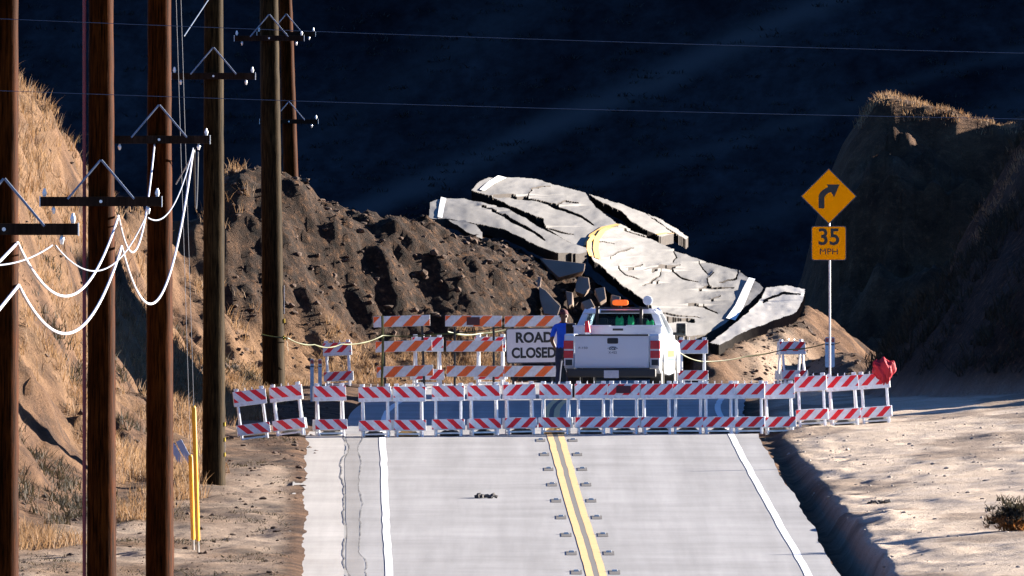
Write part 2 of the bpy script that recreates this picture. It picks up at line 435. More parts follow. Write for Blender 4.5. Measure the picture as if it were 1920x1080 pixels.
def capcurve(tab):
    xs = [(p - 960) / F * d for p, y, d in tab]; zs = [(540 - y) / F * d for p, y, d in tab]; ds = [d for p, y, d in tab]
    return np.array(xs), np.array(zs), np.array(ds)
CAP_L = capcurve([(-900, -150, 400), (-300, 60, 400), (0, 152, 402), (60, 168, 404), (100, 178, 406), (150, 205, 408), (215, 232, 412), (250, 255, 415), (330, 303, 420), (375, 332, 425),
                  (430, 315, 432), (480, 322, 434), (530, 337, 436), (565, 350, 438), (600, 392, 439), (640, 405, 440), (700, 418, 441), (760, 428, 442), (815, 436, 444), (860, 458, 445), (930, 470, 445), (1000, 500, 446),
                  (1100, 535, 446), (1180, 590, 446), (1260, 640, 446), (1400, 640, 446)])
CAP_N = capcurve([(1570, 700, 405), (1600, 660, 405), (1640, 600, 405), (1700, 520, 405), (1760, 440, 405), (1820, 372, 405), (1860, 300, 405), (1885, 190, 405), (1920, 130, 405), (2100, 40, 405), (2600, -100, 405)])
CAP_S = capcurve([(1400, 760, 475), (1470, 640, 475), (1515, 520, 475), (1540, 420, 475), (1565, 330, 475), (1590, 272, 475), (1625, 218, 475), (1648, 188, 475), (1664, 180, 475), (1720, 196, 475), (1800, 222, 475), (1862, 242, 475), (1890, 242, 475), (1940, 225, 475), (2050, 190, 475), (2300, 150, 475)])
FS = ([0, 0.6, 1.4, 2.4, 3.4, 5, 7, 10, 30], [0, 0.22, 0.75, 1.9, 3.2, 5.2, 7.2, 9.5, 22])
def smin(a, b, k):
    h = np.clip(0.5 + 0.5 * (b - a) / k, 0, 1); return b * (1 - h) + a * h - k * h * (1 - h)

def inpoly(px, py, poly):
    n = len(poly); ins = np.zeros(px.shape, bool); j = n - 1
    for i in range(n):
        xi, yi = poly[i]; xj, yj = poly[j]
        with np.errstate(divide='ignore', invalid='ignore'):
            cnd = ((yi > py) != (yj > py)) & (px < (xj - xi) * (py - yi) / (yj - yi + 1e-12) + xi)
        ins ^= cnd; j = i
    return ins
def pldist(px, py, pl):
    best = np.full(px.shape, 1e9)
    for (x0, y0), (x1, y1) in zip(pl[:-1], pl[1:]):
        dx, dy = x1 - x0, y1 - y0; L2 = dx * dx + dy * dy + 1e-9
        tt = np.clip(((px - x0) * dx + (py - y0) * dy) / L2, 0, 1)
        best = np.minimum(best, np.hypot(px - x0 - tt * dx, py - y0 - tt * dy))
    return best
def H(X, Y, fine=True):
    X = np.asarray(X, float); Y = np.asarray(Y, float)
    z0 = zr(Y)
    c = xc(Y); e_r = c + 3.82; e_l = c - 4.62
    z = z0 - 0.06
    left = e_l - X; right = X - e_r
    nz = fbm(X * 0.35, Y * 0.12, 3, 4); nf = fbm(X * 1.6, Y * 0.8, 11, 4) if fine else 0
    offroad = sstep(0.0, 0.35, np.maximum(left, right))
    lw = left + 0.14 * vnoise(Y * 0.07, Y * 0 + 1, 15) + 0.10 * fbm(Y * 0.4, X * 5, 16, 3)
    z = z + 0.052 * sstep(-0.5, -0.25, left) + 0.045 * sstep(-0.15, 0.12, lw) + offroad * (0.08 * nz + np.where(right > 1.4, 0.04, 0.08) * nf)
    # right verge: ditch, then a berm and gently rising ground
    near = np.clip((368 - Y) / 60, 0, 1.3)
    wob = 0.25 * vnoise(Y * 0.16, Y * 0 + 3, 5) + 0.1 * vnoise(Y * 0.6, Y * 0, 6)
    dw = 0.22 + 0.30 * near + 0.6 * wob * near
    ditch = -0.46 * near * sstep(0.0, 0.18, right) * (1 - sstep(dw * 0.8, dw * 1.0 + 0.25, right))
    berm = (0.06 + 0.14 * near) * sstep(dw * 0.75, dw + 0.3, right)
    rise = 0.075 * np.clip(right - 0.3, 0, 9) + 0.03 * np.clip(right - 9, 0, 60)
    z = np.where(right > 0, z + ditch + berm + rise, z)
    # left bank and slide
    warp = 0.9 * fbm(X * 0.22, Y * 0.10, 21, 3)
    s = sdist(X, Y, TOE_L) + warp * sstep(0.5, 2.5, np.abs(X - c - 0) - 3.5)
    capz = np.interp(X, CAP_L[0], CAP_L[1]); capy = np.interp(X, CAP_L[0], CAP_L[2])
    hb = np.interp(np.maximum(s, 0), FS[0], FS[1]) * (1 + 0.36 * sstep(5.8, 10.2, -X))
    rough = fbm(X * 0.55, Y * 0.22, 31, 5, 0.55)
    slr = sstep(-7, -4.5, X) * sstep(418, 428, Y)
    rough = rough * (1 - slr) + slr * 0.8 * fbm(X * 0.5 + Y * 0.25, Y * 0.55, 33, 5, 0.55)
    gul = np.abs(fbm(X * 0.30 + Y * 0.05, Y * 0.11 - X * 0.1, 41, 3))
    zb = z + hb + sstep(0.3, 2.0, s) * (0.7 * rough - 1.1 * (1 - 0.8 * slr) * (0.22 - np.minimum(gul, 0.22)) / 0.22 * 0.55)
    zc = capz - 0.11 * np.maximum(Y - capy, 0) + 0.16 * rough + 0.06 * nf
    zb = smin(zb, zc + 0.05, 0.5)
    z = np.where(s > 0, np.maximum(z, zb) * sstep(0, 0.5, s) + z * (1 - sstep(0, 0.5, s)), z)
    sl = sstep(-7, -4.5, X) * sstep(0.3, 1.5, s)
    if fine:
        cl = np.abs(fbm(X * 1.1 + Y * 0.5, Y * 1.2 - X * 0.3, 51, 5, 0.62))
        z = z + sl * (0.34 * (cl - 0.22) + 0.14 * nf + 0.11 * fbm(X * 3.2 + Y * 0.8, Y * 3.2, 57, 4, 0.6)) + sstep(0.3, 1.5, s) * (1 - sl) * (0.34 * nf + 0.12 * fbm(X * 4.0, Y * 1.6, 58, 4, 0.6))
    # near right hill
    sn = -sdist(X, Y, TOE_N) * -1.0
    capn = np.interp(X, CAP_N[0], CAP_N[1])
    zn = z + np.clip(sn, 0, 30) * 1.35 + 0.7 * rough * sstep(0.3, 2, sn)
    zn = smin(zn, capn + 0.22 * rough + 0.1 * nf, 0.6)
    back = 1 - sstep(-3.0, 0.2, Y - (412.5 + 0.46 * (X - 7)))
    z = np.where(sn > 0, z + np.maximum(zn - z, 0) * back, z)
    # earth mound beside the slab
    mo = np.exp(-(((X - 6.85) / 0.65) ** 2 + ((Y - 440.0) / 4.0) ** 2))
    mo2 = np.exp(-(((X - 7.5) / 0.6) ** 2 + ((Y - 436.0) / 3.0) ** 2))
    z = z + (0.5 * mo + 0.35 * mo2) * (1 + 0.5 * nf)
    z = z + 2.0 * np.exp(-(((X - 15.4) / 0.9) ** 2 + ((Y - 381.5) / 1.1) ** 2))  # unseen lump right of the view, added to cast a shadow band over the verge
    RP = [(4.3, 431.5), (5.3, 436), (6.4, 441), (6.6, 446), (5.6, 446.5), (4.9, 439)]
    dout = np.where(inpoly(X, Y, RP), 0.0, pldist(X, Y / 2.2, [(a, b_ / 2.2) for a, b_ in RP + RP[:1]]))
    zk = -1.52 + 0.08 * (np.clip(Y, 431, 447) - 432) - 0.72 * np.maximum(dout - 0.05, 0) + 0.22 * nf
    z = np.where((dout < 3) & (X > 3.9), np.maximum(z, zk), z)
    # far spur with the sunlit crest
    caps = np.interp(X, CAP_S[0], CAP_S[1]) + 0.35 * rough + 0.12 * nf
    ua = 464 - 0.25 * np.clip(X - 8, -3, 14)
    u = np.clip((Y - ua) / (474.5 - ua), 0, 1) * (1 - sstep(484, 520, Y)) * sstep(4.8, 6.6, X + 0.6 * rough)
    z = z + np.maximum(caps - z, 0) * np.clip(u + 0.28 * rough * sstep(0.02, 0.3, u) * (1 - sstep(0.8, 1.0, u)), 0, 1)
    return z

def gz(x, y):
    """standing height: the road surface on the pavement, otherwise the terrain"""
    c = float(xc(y))
    if c - 4.7 < x < c + 3.8 and y < 437: return float(zr(y))
    return float(H(np.array([x]), np.array([y]))[0])

xs = np.concatenate([np.linspace(-260, -40, 12)[:-1], np.linspace(-40, -14, 40)[:-1], np.arange(-14, 12.5, 0.1), np.linspace(12.5, 40, 60), np.linspace(40, 260, 14)[1:]])
ys = np.concatenate([np.arange(-60, 280, 10), np.arange(280, 300, 1.0), np.arange(300, 424, 0.22), np.arange(424, 446, 0.1), np.arange(446, 462, 0.22), np.arange(462, 500, 0.5), np.arange(500, 641, 10)])
GX, GY = np.meshgrid(xs, ys)
GZ = H(GX, GY)
V = np.stack([GX.ravel(), GY.ravel(), GZ.ravel()], 1)
nx, ny = len(xs), len(ys)
ii = (np.arange(ny - 1)[:, None] * nx + np.arange(nx - 1)[None, :]).ravel()
Q = np.stack([ii, ii + 1, ii + nx + 1, ii + nx], 1)
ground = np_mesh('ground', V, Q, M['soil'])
tag(ground, kind='structure')
sL = sdist(GX, GY, TOE_L)
patch = fbm(GX * 0.5, GY * 0.2, 61, 4)
pale = sstep(0.1, 0.8, GX - (xc(GY) + 3.9)) * (1 - sstep(15, 18, GX)) * (1 - sstep(405, 425, GY))
pale = np.maximum(pale * (1 - 0.5 * sstep(0.05, 0.3, patch)), 0)
lv = sstep(0.05, 0.4, xc(GY) - 4.7 - GX) * (1 - sstep(-1.2, 0.4, sL)) * (GY < 380)
pale = np.maximum(pale, lv * (0.26 - 0.4 * patch))
pale = np.maximum(pale, 0.5 * np.exp(-(((GX - 6.1) / 0.9) ** 2 + ((GY - 434) / 5) ** 2)))
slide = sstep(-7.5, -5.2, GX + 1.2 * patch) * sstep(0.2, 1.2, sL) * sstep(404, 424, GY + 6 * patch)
slide = np.maximum(slide, sstep(-0.6, 0.5, sdist(GX, GY, TOE_N)) * (GX > 6) * (GY < 424))  # near right hill: its shade put into the soil colour
slide = np.maximum(slide, 0.55 * (GX > 5) * (GY > 458))  # far spur darkened too, the shade of its face put into the colour
strawm = sstep(-0.05, 0.35, patch) * sstep(0.0, 1.5, -4.6 - GX + 0 * GY) * (1 - slide)
straw2 = sstep(-1.2, 0.3, sL) * (1 - sstep(1.0, 2.2, sL)) * sstep(395, 420, GY) * (GX < -0.5)
strawm = np.clip(np.maximum(strawm, straw2), 0, 1) * (1 - pale)
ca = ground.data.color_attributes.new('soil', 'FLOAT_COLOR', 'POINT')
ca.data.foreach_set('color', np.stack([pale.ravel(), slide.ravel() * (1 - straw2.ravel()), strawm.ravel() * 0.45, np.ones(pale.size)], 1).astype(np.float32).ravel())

# far hillside closing the view
def HH(X, Y): return -24 + (Y - 640) * 0.9 + X * 0.25 + 5 * fbm(X * 0.03, Y * 0.03, 71, 3) + 0.9 * fbm(X * 0.16, Y * 0.16, 75, 4)
hx = np.concatenate([np.linspace(-200, -45, 30)[:-1], np.linspace(-45, 45, 180), np.linspace(45, 200, 31)[1:]]); hy = np.linspace(600, 760, 239)
hx = hx[:240] if len(hx) >= 240 else np.concatenate([hx, np.linspace(201, 240, 240 - len(hx))]); hy = np.concatenate([hy, [761.0]])
HX, HY = np.meshgrid(hx, hy)
HZ = HH(HX, HY)
ii = (np.arange(239)[:, None] * 240 + np.arange(239)[None, :]).ravel()
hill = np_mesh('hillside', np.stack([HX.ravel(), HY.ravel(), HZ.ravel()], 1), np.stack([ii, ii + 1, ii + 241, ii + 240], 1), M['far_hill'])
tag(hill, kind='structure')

# ------------------------------------------------------------ road
def strip(name, y0, y1, xl, xr, dz, mat, parent=None, step=0.6, cols=1):
    ysr = np.arange(y0, y1 + 1e-6, step); vv = []; ff = []
    for y in ysr:
        a, b_ = xl(y), xr(y)
        for k in range(cols + 1):
            vv.append((a + (b_ - a) * k / cols, y, float(zr(y)) + dz))
    n = cols + 1
    for i in range(len(ysr) - 1):
        for k in range(cols):
            ff.append((i * n + k, i * n + k + 1, (i + 1) * n + k + 1, (i + 1) * n + k))
    return mesh_obj(name, vv, ff, mat, parent, True)
def vn(y, s, f): return float(vnoise(np.array([y * f]), np.array([0.5]), s)[0])
wob = lambda y: 0.05 * vn(y, 90, 0.09) + 0.02 * vn(y, 91, 0.4)
road = strip('road', 120, 437.4, lambda y: float(xc(y)) - 3.95, lambda y: float(xc(y)) + 3.8 + 0.16 * vn(y, 80, 0.15) + 0.05 * vn(y, 81, 0.7), 0.0, M['asphalt'], cols=10, step=0.5)
tag(road, kind='structure')
gut = strip('gutter', 120, 372, lambda y: float(xc(y)) - 4.85, lambda y: float(xc(y)) - 3.95 + 0.0, 0.012, M['gutter'], cols=3, step=0.4)
tag(gut, kind='structure')
strip('edge_line', 150, 425, lambda y: float(xc(y)) - 3.30 + wob(y), lambda y: float(xc(y)) - 3.18 + wob(y), 0.005, M['white_paint'], road)
strip('edge_line', 150, 425, lambda y: float(xc(y)) + 3.24 + wob(y + 40), lambda y: float(xc(y)) + 3.36 + wob(y + 40), 0.005, M['white_paint'], road)
for o_ in (-0.16, 0.045):
    strip('centre_line', 150, 436, lambda y: float(xc(y)) + o_ + wob(y + 90), lambda y: float(xc(y)) + o_ + 0.115 + wob(y + 90), 0.005, M['yellow_paint'], road)
strip('joint_groove', 150, 436, lambda y: float(xc(y)) - 0.045 + wob(y + 90), lambda y: float(xc(y)) + 0.045 + wob(y + 90), 0.004, M['tar'], road)
for off, sd_, wd in ((-3.93, 84, 0.020), (-3.64, 86, 0.012)):
    strip('crack', 290, 371, lambda y: float(xc(y)) + off + 0.20 * vn(y, sd_, 0.16) + 0.05 * vn(y, sd_ + 1, 0.7), lambda y: float(xc(y)) + off + wd + 0.022 * vn(y, 99, 2.0) + 0.20 * vn(y, sd_, 0.16) + 0.05 * vn(y, sd_ + 1, 0.7), 0.0165 if off < -3.8 else 0.004, M['tar'], road, step=0.25)
strip('patched_strip', 150, 371, lambda y: float(xc(y)) - 3.90 + 0.10 * vn(y, 84, 0.16), lambda y: float(xc(y)) - 3.66 + 0.16 * vn(y, 86, 0.16), 0.003, M['patch'], road, step=0.4)
ORD = ['nearest', 'second', 'third', 'fourth', 'fifth', 'sixth', 'seventh', 'eighth', 'ninth', 'tenth', 'eleventh']
yk = 367.0; k = 0
while yk > 306:
    for sd_, nm in ((-1, 'left'), (1, 'right')):
        x = float(xc(yk)) + sd_ * 0.30 + wob(yk + 90)
        r_ = empty('pavement_marker', (x, yk, float(zr(yk))))
        sl_ = (float(zr(yk + 1)) - float(zr(yk - 1))) / 2
        r_.rotation_euler = (math.atan(sl_), 0, 0)
        MB().bounds((-0.085, -0.75, 0.003), (0.085, 0.75, 0.006)).build('groove', M['slot'], r_)
        MB().prism([(-0.05, 0), (0.05, 0), (0.035, 0.03), (-0.035, 0.03)], (0, 0.25, 0.006), (1, 0, 0), (0, 0, 1), (0, 1, 0), 0.09).build('reflector', M['galv'], r_)
        tag(r_, 'recessed marker on the %s of the yellow centre lines, %s to the barricades' % (nm, ORD[k]), 'road marker', 'recessed markers beside the yellow lines')
    yk -= 7.2; k += 1

# ------------------------------------------------------------ buckled road slabs
def fit(ctrl):
    A = np.array([[1, a, b_, a * b_] if len(ctrl) < 7 else [1, a, b_, a * b_, a * a] for a, b_ in (((p - 1100) / 200, (y - 450) / 100) for p, y, d in ctrl)])
    co = np.linalg.lstsq(A, np.array([d for p, y, d in ctrl]), rcond=None)[0]
    def f(px, py):
        a = (px - 1100) / 200; b_ = (py - 450) / 100
        r_ = co[0] + co[1] * a + co[2] * b_ + co[3] * a * b_
        return r_ + co[4] * a * a if len(co) > 4 else r_
    return f
def unproj(px, py, d): return np.stack([(px - 960) / F * d, d, (540 - py) / F * d], -1)
def slab(name, poly, dep, cracks=(), voids=(), step=1.05, th=0.22, label='', seed=0, mat=None):
    """a warped sheet of pavement of real size, with open cracks and a broken edge of real thickness"""
    pa = np.array(poly)
    x0, y0 = pa.min(0) - 2; x1, y1 = pa.max(0) + 2
    gx, gy = np.meshgrid(np.arange(x0, x1, step), np.arange(y0, y1, step * 0.8))
    jx = gx + 2.2 * fbm(gx * 0.06, gy * 0.09, 200 + seed, 4, 0.6); jy = gy + 1.8 * fbm(gx * 0.06, gy * 0.09, 230 + seed, 4, 0.6)
    ok = inpoly(jx, jy, poly)
    for vd in voids: ok &= ~inpoly(jx, jy, vd)
    d = dep(gx, gy)
    S = unproj(gx, gy, d)
    S[..., 2] += 0.035 * fbm(gx * 0.02, gy * 0.05, 300 + seed, 3)
    for pl, wd in cracks:
        n_ = 5.0 * fbm(gx * 0.07, gy * 0.1, 260 + seed, 3)
        dist = pldist(gx + n_ * .6, gy + n_ * .5, pl)
        ends = np.minimum(np.hypot(gx - pl[-1][0], gy - pl[-1][1]), np.hypot(gx - pl[0][0], gy - pl[0][1]))
        wl = np.maximum(wd * 1.2, 1.2) * (0.45 + 0.55 * np.clip(ends / 30, 0, 1)) * (1 + 0.8 * vnoise(gx * .08, gy * .08, 9))
        ok &= dist > wl
        S[..., 2] += 0.05 * np.exp(-dist / 9) * np.sign(gy - pl[0][1] + 0.01) * -0.5
    h_, w_ = gx.shape
    top = S.reshape(-1, 3); bot = top.copy(); bot[:, 2] -= th; bot[:, 1] += 0.05
    idx = np.arange(h_ * w_).reshape(h_, w_)
    cell = ok[:-1, :-1] & ok[1:, :-1] & ok[:-1, 1:] & ok[1:, 1:]
    a, b_, c_, d_ = idx[:-1, :-1][cell], idx[:-1, 1:][cell], idx[1:, 1:][cell], idx[1:, :-1][cell]
    N = h_ * w_
    topq = np.stack([a, d_, c_, b_], 1); botq = np.stack([a, b_, c_, d_], 1) + N
    cp = np.pad(cell, 1)
    sides = []
    for (sl0, i0, i1) in ((cp[:-2, 1:-1], idx[:-1, :-1], idx[:-1, 1:]), (cp[2:, 1:-1], idx[1:, 1:], idx[1:, :-1]), (cp[1:-1, :-2], idx[1:, :-1], idx[:-1, :-1]), (cp[1:-1, 2:], idx[:-1, 1:], idx[1:, 1:])):
        e = cell & ~sl0
        sides.append(np.stack([i0[e], i1[e], i1[e] + N, i0[e] + N], 1))
    q = np.concatenate([topq, botq] + sides)
    used = np.unique(q); re = np.full(2 * N, -1); re[used] = np.arange(len(used))
    o = np_mesh(name, np.concatenate([top, bot])[used], re[q], mat or M['asphalt_slab'], smooth=False)
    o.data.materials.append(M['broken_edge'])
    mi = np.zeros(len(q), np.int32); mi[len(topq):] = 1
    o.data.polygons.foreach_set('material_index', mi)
    tag(o, label, 'road slab', 'slabs of the buckled road')
    return o
def slab_line(parent, pl, wpx, dep, mat, name, voids=(), lift=0.02):
    """painted line on a slab: a strip lying just over its surface"""
    vv = []; ff = []; pts = []
    for (x0, y0), (x1, y1) in zip(pl[:-1], pl[1:]):
        for k in range(6): pts.append((x0 + (x1 - x0) * k / 6, y0 + (y1 - y0) * k / 6))
    pts.append(pl[-1])
    wl = wpx if isinstance(wpx, (list, tuple)) else [wpx, wpx]
    for i, (x, y) in enumerate(pts):
        hw = (wl[0] + (wl[1] - wl[0]) * i / (len(pts) - 1)) / 2
        for s_ in (-1, 1):
            px = np.array(x + s_ * hw); py = np.array(y + s_ * hw * 0.25)
            v = unproj(px, py, dep(px, py)); vv.append((v[0], v[1] - 0.01, v[2] + lift))
    for i in range(len(pts) - 1): ff.append((2 * i, 2 * i + 1, 2 * i + 3, 2 * i + 2))
    return mesh_obj(name, vv, ff, mat, parent, True)

depA = fit([(1098, 455, 443.5), (1150, 415, 449), (1097, 361, 456.5), (950, 331, 453.5), (883, 357, 450), (1000, 400, 447.5), (1085, 476, 441.5), (1000, 456, 440.5), (930, 400, 445.5)])
depB = fit([(835, 410, 443), (830, 371, 446.5), (900, 420, 442), (1000, 456, 440.5), (1085, 476, 440), (1098, 455, 442.5), (1010, 425, 444), (880, 375, 446.5)])
depD = fit([(1431, 540, 445), (1323, 628, 436.5), (1113, 487, 441), (1160, 421, 450), (1250, 600, 436.5), (1326, 491, 450), (1264, 470, 449.5), (1200, 520, 441.5), (1376, 506, 449.5)])
slA = slab('asphalt_slab', [(883, 357), (898, 342), (914, 333), (950, 331), (1005, 334), (1035, 345), (1062, 352), (1097, 361), (1112, 381), (1130, 398), (1150, 414), (1160, 422), (1135, 428), (1112, 441), (1099, 458), (1090, 462), (1060, 450), (1020, 424), (1018, 411), (985, 398), (950, 382), (922, 366)],
           depA, cracks=[([(925, 366), (985, 370), (1040, 384), (1090, 404), (1114, 421)], 1.7), ([(1020, 424), (1050, 433), (1075, 437)], 0.9), ([(985, 370), (1000, 356), (1030, 350)], 0.8), ([(1040, 384), (1062, 378), (1085, 382)], 0.8)],
           label='highest pale asphalt slab at the top left of the buckled road, with white edge line', seed=1)
slab_line(slA, [(942, 332.5), (921, 344), (904, 358)], [16, 9], depA, M['white_paint'], 'edge_line')
slab_line(slA, [(1160, 422), (1132, 428), (1110, 442), (1101, 457), (1099, 462)], [9, 9], depA, M['yellow_slab'], 'centre_line')
slB = slab('asphalt_slab', [(803, 411), (806, 379), (830, 371), (872, 371), (900, 380), (950, 391), (985, 407), (1005, 420), (1018, 428), (1050, 444), (1085, 460), (1099, 464), (1100, 473), (1085, 477), (1040, 473), (1000, 457), (965, 441), (942, 429), (900, 420), (835, 411)],
           depB, cracks=[([(925, 394), (945, 401), (962, 414), (985, 425), (1003, 436), (1022, 449)], 2.2), ([(905, 388), (935, 396)], 0.9)],
           label='lower left asphalt slab in bluish shade with a short white line at its end', seed=2)
slab_line(slB, [(832, 372), (828, 390), (825, 409)], [10, 9], depB, M['white_paint'], 'edge_line')
sl0 = slab('asphalt_slab', [(836, 411), (870, 413), (893, 422), (905, 436), (906, 450), (893, 445), (872, 432), (855, 420)], fit([(836, 411, 442), (870, 413, 442), (905, 440, 440), (906, 450, 439.5), (860, 422, 441)]),
           label='small pale curled slab fragment hanging below the shaded left slab', seed=3, th=0.12)
slD = slab('asphalt_slab', [(1160, 421), (1182, 429), (1215, 442), (1240, 457), (1264, 470), (1326, 491), (1376, 505), (1388, 509), (1409, 521), (1431, 538), (1424, 550), (1394, 580), (1359, 607), (1323, 628), (1293, 632), (1262, 628), (1250, 612), (1245, 596), (1215, 571), (1193, 553), (1172, 538), (1146, 518), (1130, 500), (1112, 487), (1103, 476), (1102, 462), (1112, 444), (1135, 430)],
           depD, cracks=[([(1146, 483), (1160, 475), (1188, 468)], 1.2), ([(1222, 506), (1240, 502), (1258, 503), (1275, 499)], 1.5), ([(1262, 470), (1268, 482), (1262, 492)], 1.0), ([(1310, 543), (1320, 538), (1350, 540), (1376, 541)], 1.3),
                         ([(1384, 509), (1382, 521), (1366, 524), (1350, 528)], 1.5), ([(1170, 430), (1200, 440), (1235, 447)], 1.0), ([(1108, 450), (1128, 452), (1150, 456)], 1.0), ([(1312, 492), (1318, 503), (1326, 511)], 0.9), ([(1335, 563), (1352, 557)], 0.6), ([(1215, 575), (1260, 588), (1312, 594)], 0.9), ([(1230, 528), (1236, 526)], .7), ([(1178, 503), (1205, 498)], .6), ([(1240, 502), (1236, 516), (1222, 528), (1205, 534)], 1.0), ([(1258, 503), (1280, 520), (1310, 528)], 0.8), ([(1290, 570), (1320, 572), (1345, 584)], 0.9), ([(1160, 500), (1172, 514), (1196, 520)], 0.8), ([(1330, 538), (1326, 524), (1338, 512)], 0.8)],
           voids=[[(1250, 592), (1275, 596), (1301, 597), (1302, 606), (1285, 603), (1250, 606)]],
           label='large pale cracked asphalt slab tilted behind the white pickup truck', seed=4)
slab_line(slD, [(1410, 523), (1400, 544), (1386, 576), (1370, 600)], [12, 17], depD, M['white_paint'], 'edge_line')
slab_line(slD, [(1152, 424), (1130, 434), (1119, 450), (1117, 468), (1121, 486)], [9, 11], depD, M['yellow_slab'], 'centre_line')
slab_line(slD, [(1113, 443), (1104.5, 456), (1104, 470), (1109, 482)], [7, 8], depD, M['yellow_slab'], 'centre_line')
depS = fit([(1103, 365, 455), (1207, 398, 457), (1264, 438, 454), (1178, 410, 452), (1240, 443, 453)])
slS = slab('asphalt_slab', [(1100, 362), (1130, 371), (1170, 385), (1207, 399), (1240, 421), (1264, 438), (1241, 444), (1228, 438), (1200, 424), (1180, 411), (1165, 396), (1128, 380)], depS, label='narrow slab sliver split off along the back edge of the buckled road', seed=5)
slab_line(slS, [(1232, 441), (1250, 438), (1263, 439)], 5, depS, M['yellow_slab'], 'centre_line')
depT = fit([(1209, 397, 459), (1292, 443, 459), (1240, 420, 457), (1287, 447, 458)])
slT = slab('asphalt_slab', [(1207, 396), (1240, 411), (1292, 443), (1287, 448), (1262, 434), (1236, 417)], depT, label='thin farthest slab splinter with a trace of yellow paint at its tip', seed=6, step=1.2)
depR = fit([(1433, 538, 446.5), (1510, 541, 446), (1495, 588, 441), (1406, 620, 436), (1350, 650, 432), (1335, 640, 433.5)])
slR = slab('asphalt_slab', [(1436, 540), (1477, 535), (1510, 541), (1507, 560), (1494, 584), (1462, 598), (1406, 619), (1372, 636), (1350, 648), (1330, 642), (1372, 610), (1402, 586), (1425, 560)], depR, cracks=[([(1430, 563), (1465, 552), (1500, 552)], 1.6)], label='pale dusty shoulder slab lying against the earth mound right of the big slab', seed=7, mat=M['gutter'])
# sagging strip of pavement in the shadowed gap between the big slab and the shoulder
# broken chunks tumbling out under the slab
CH = [([(1012, 484), (1098, 494), (1096, 508), (1048, 520), (1030, 504)], 438.5), ([(981, 518), (1000, 514), (1016, 520), (1014, 536), (992, 546), (982, 532)], 437), ([(1010, 536), (1024, 544), (1052, 574), (1046, 592), (1020, 588), (1012, 560)], 436.2),
      ([(1084, 518), (1104, 520), (1107, 540), (1094, 552), (1078, 546), (1080, 530)], 438), ([(1060, 545), (1074, 548), (1074, 570), (1066, 574)], 437), ([(1115, 541), (1134, 538), (1137, 560), (1124, 568)], 437.5), ([(1046, 522), (1074, 522), (1068, 538), (1050, 540)], 438.5),
      ([(1090, 566), (1108, 560), (1116, 575), (1100, 584)], 436.5), ([(1146, 552), (1164, 556), (1162, 572), (1148, 570)], 437.5), ([(960, 500), (976, 502), (978, 514), (964, 514)], 438.2), ([(1025, 470 + 14), (1040, 482), (1036, 492)], 440)]
CL = ['widest brown asphalt chunk directly under the slab edge', 'rounded brown asphalt chunk at the left end of the rubble', 'long brown chunk leaning above the road closed sign', 'blocky brown chunk at the right under the yellow lines', 'narrow upright chunk in the middle of the rubble', 'small brown chunk just left of the amber roof light', 'dark flat chunk in the middle below the widest chunk', 'small chunk above the person at the truck', 'small chunk directly behind the amber roof light', 'smallest chunk in the earth left of the rubble', 'sharp sliver hanging under the slab']
for i, ((poly, d0), lb) in enumerate(zip(CH, CL)):
    m_ = MB(); n = len(poly)
    front = [P(x, y, d0 + 0.9 * (1 - (y - min(p[1] for p in poly)) / 30) * 0.8) for x, y in poly]
    c0 = sum(front, Vector()) / n
    back = [c0 + (p - c0) * 0.85 + Vector((random.uniform(-.05, .05), 0.25 + random.uniform(0, .1), -0.12)) for p in front]
    m_.add(front + back, [tuple(range(n)), tuple(range(2 * n - 1, n - 1, -1))] + [(i_, n + i_, n + (i_ + 1) % n, (i_ + 1) % n) for i_ in range(n)])
    tag(m_.build('asphalt_chunk', M['chunk'], bevel=0.02), lb, 'rubble', 'broken asphalt chunks under the slab')

# ------------------------------------------------------------ barricades
RX = lambda a: Matrix.Rotation(a, 3, 'X')
def make_barricade(sheet, tall=0.95):
    root = empty('barricade')
    lean = math.atan(0.20 / tall)
    for sgn in (-1, 1):
        rot = RX(-sgn * lean * -1) if False else RX(sgn * lean)
        # legs
        for sx_ in (-1, 1):
            MB().tube([(sx_ * 0.235, sgn * 0.22, 0.0), (sx_ * 0.235, sgn * 0.015, tall + 0.045)], 0.027, 6).build('leg', M['white_plastic'], root)
        for z0, z1, zs in ((tall - 0.285, tall, tall - 0.215), (0.12, 0.325, 0.132)):
            zc_ = (z0 + z1) / 2; yy = sgn * (0.22 - 0.205 * zc_ / tall) + sgn * 0.03
            rl = MB().box((0, 0, 0), (0.61, 0.024, z1 - z0)).build('rail', M['white_plastic'], root, bevel=0.007)
            rl.location = (0, yy, zc_); rl.rotation_euler = (sgn * lean, 0, 0)
            hs = z1 - zs - 0.008
            st = MB().box((0, 0, 0), (0.596, 0.004, hs)).build('sheeting', sheet, rl)
            st.location = (0, sgn * 0.0142, (z1 - 0.006 - hs / 2) - zc_)
        MB().bounds((-0.235, sgn * 0.205 - 0.012, 0.045), (0.235, sgn * 0.205 + 0.012, 0.075)).build('stretcher', M['galv'], root)
    for x in (-0.07, 0.06):
        MB().tube([(x, -0.02, tall - 0.02), (x, -0.02, tall + 0.035), (x + 0.004, -0.02, tall + 0.055)], [0.011, 0.011, 0.003], 6).build('light_bolt', M['steel_bright'], root)
    for sx_ in (-1, 1):
        MB().box((sx_ * 0.235, 0, tall + 0.025), (0.085, 0.075, 0.05)).build('hinge_cap', M['white_plastic'], root, bevel=0.008)
    return root
protoB = {'b': make_barricade(M['red_stripe_b']), 'f': make_barricade(M['red_stripe_f'])}
usedB = {'b': False, 'f': False}
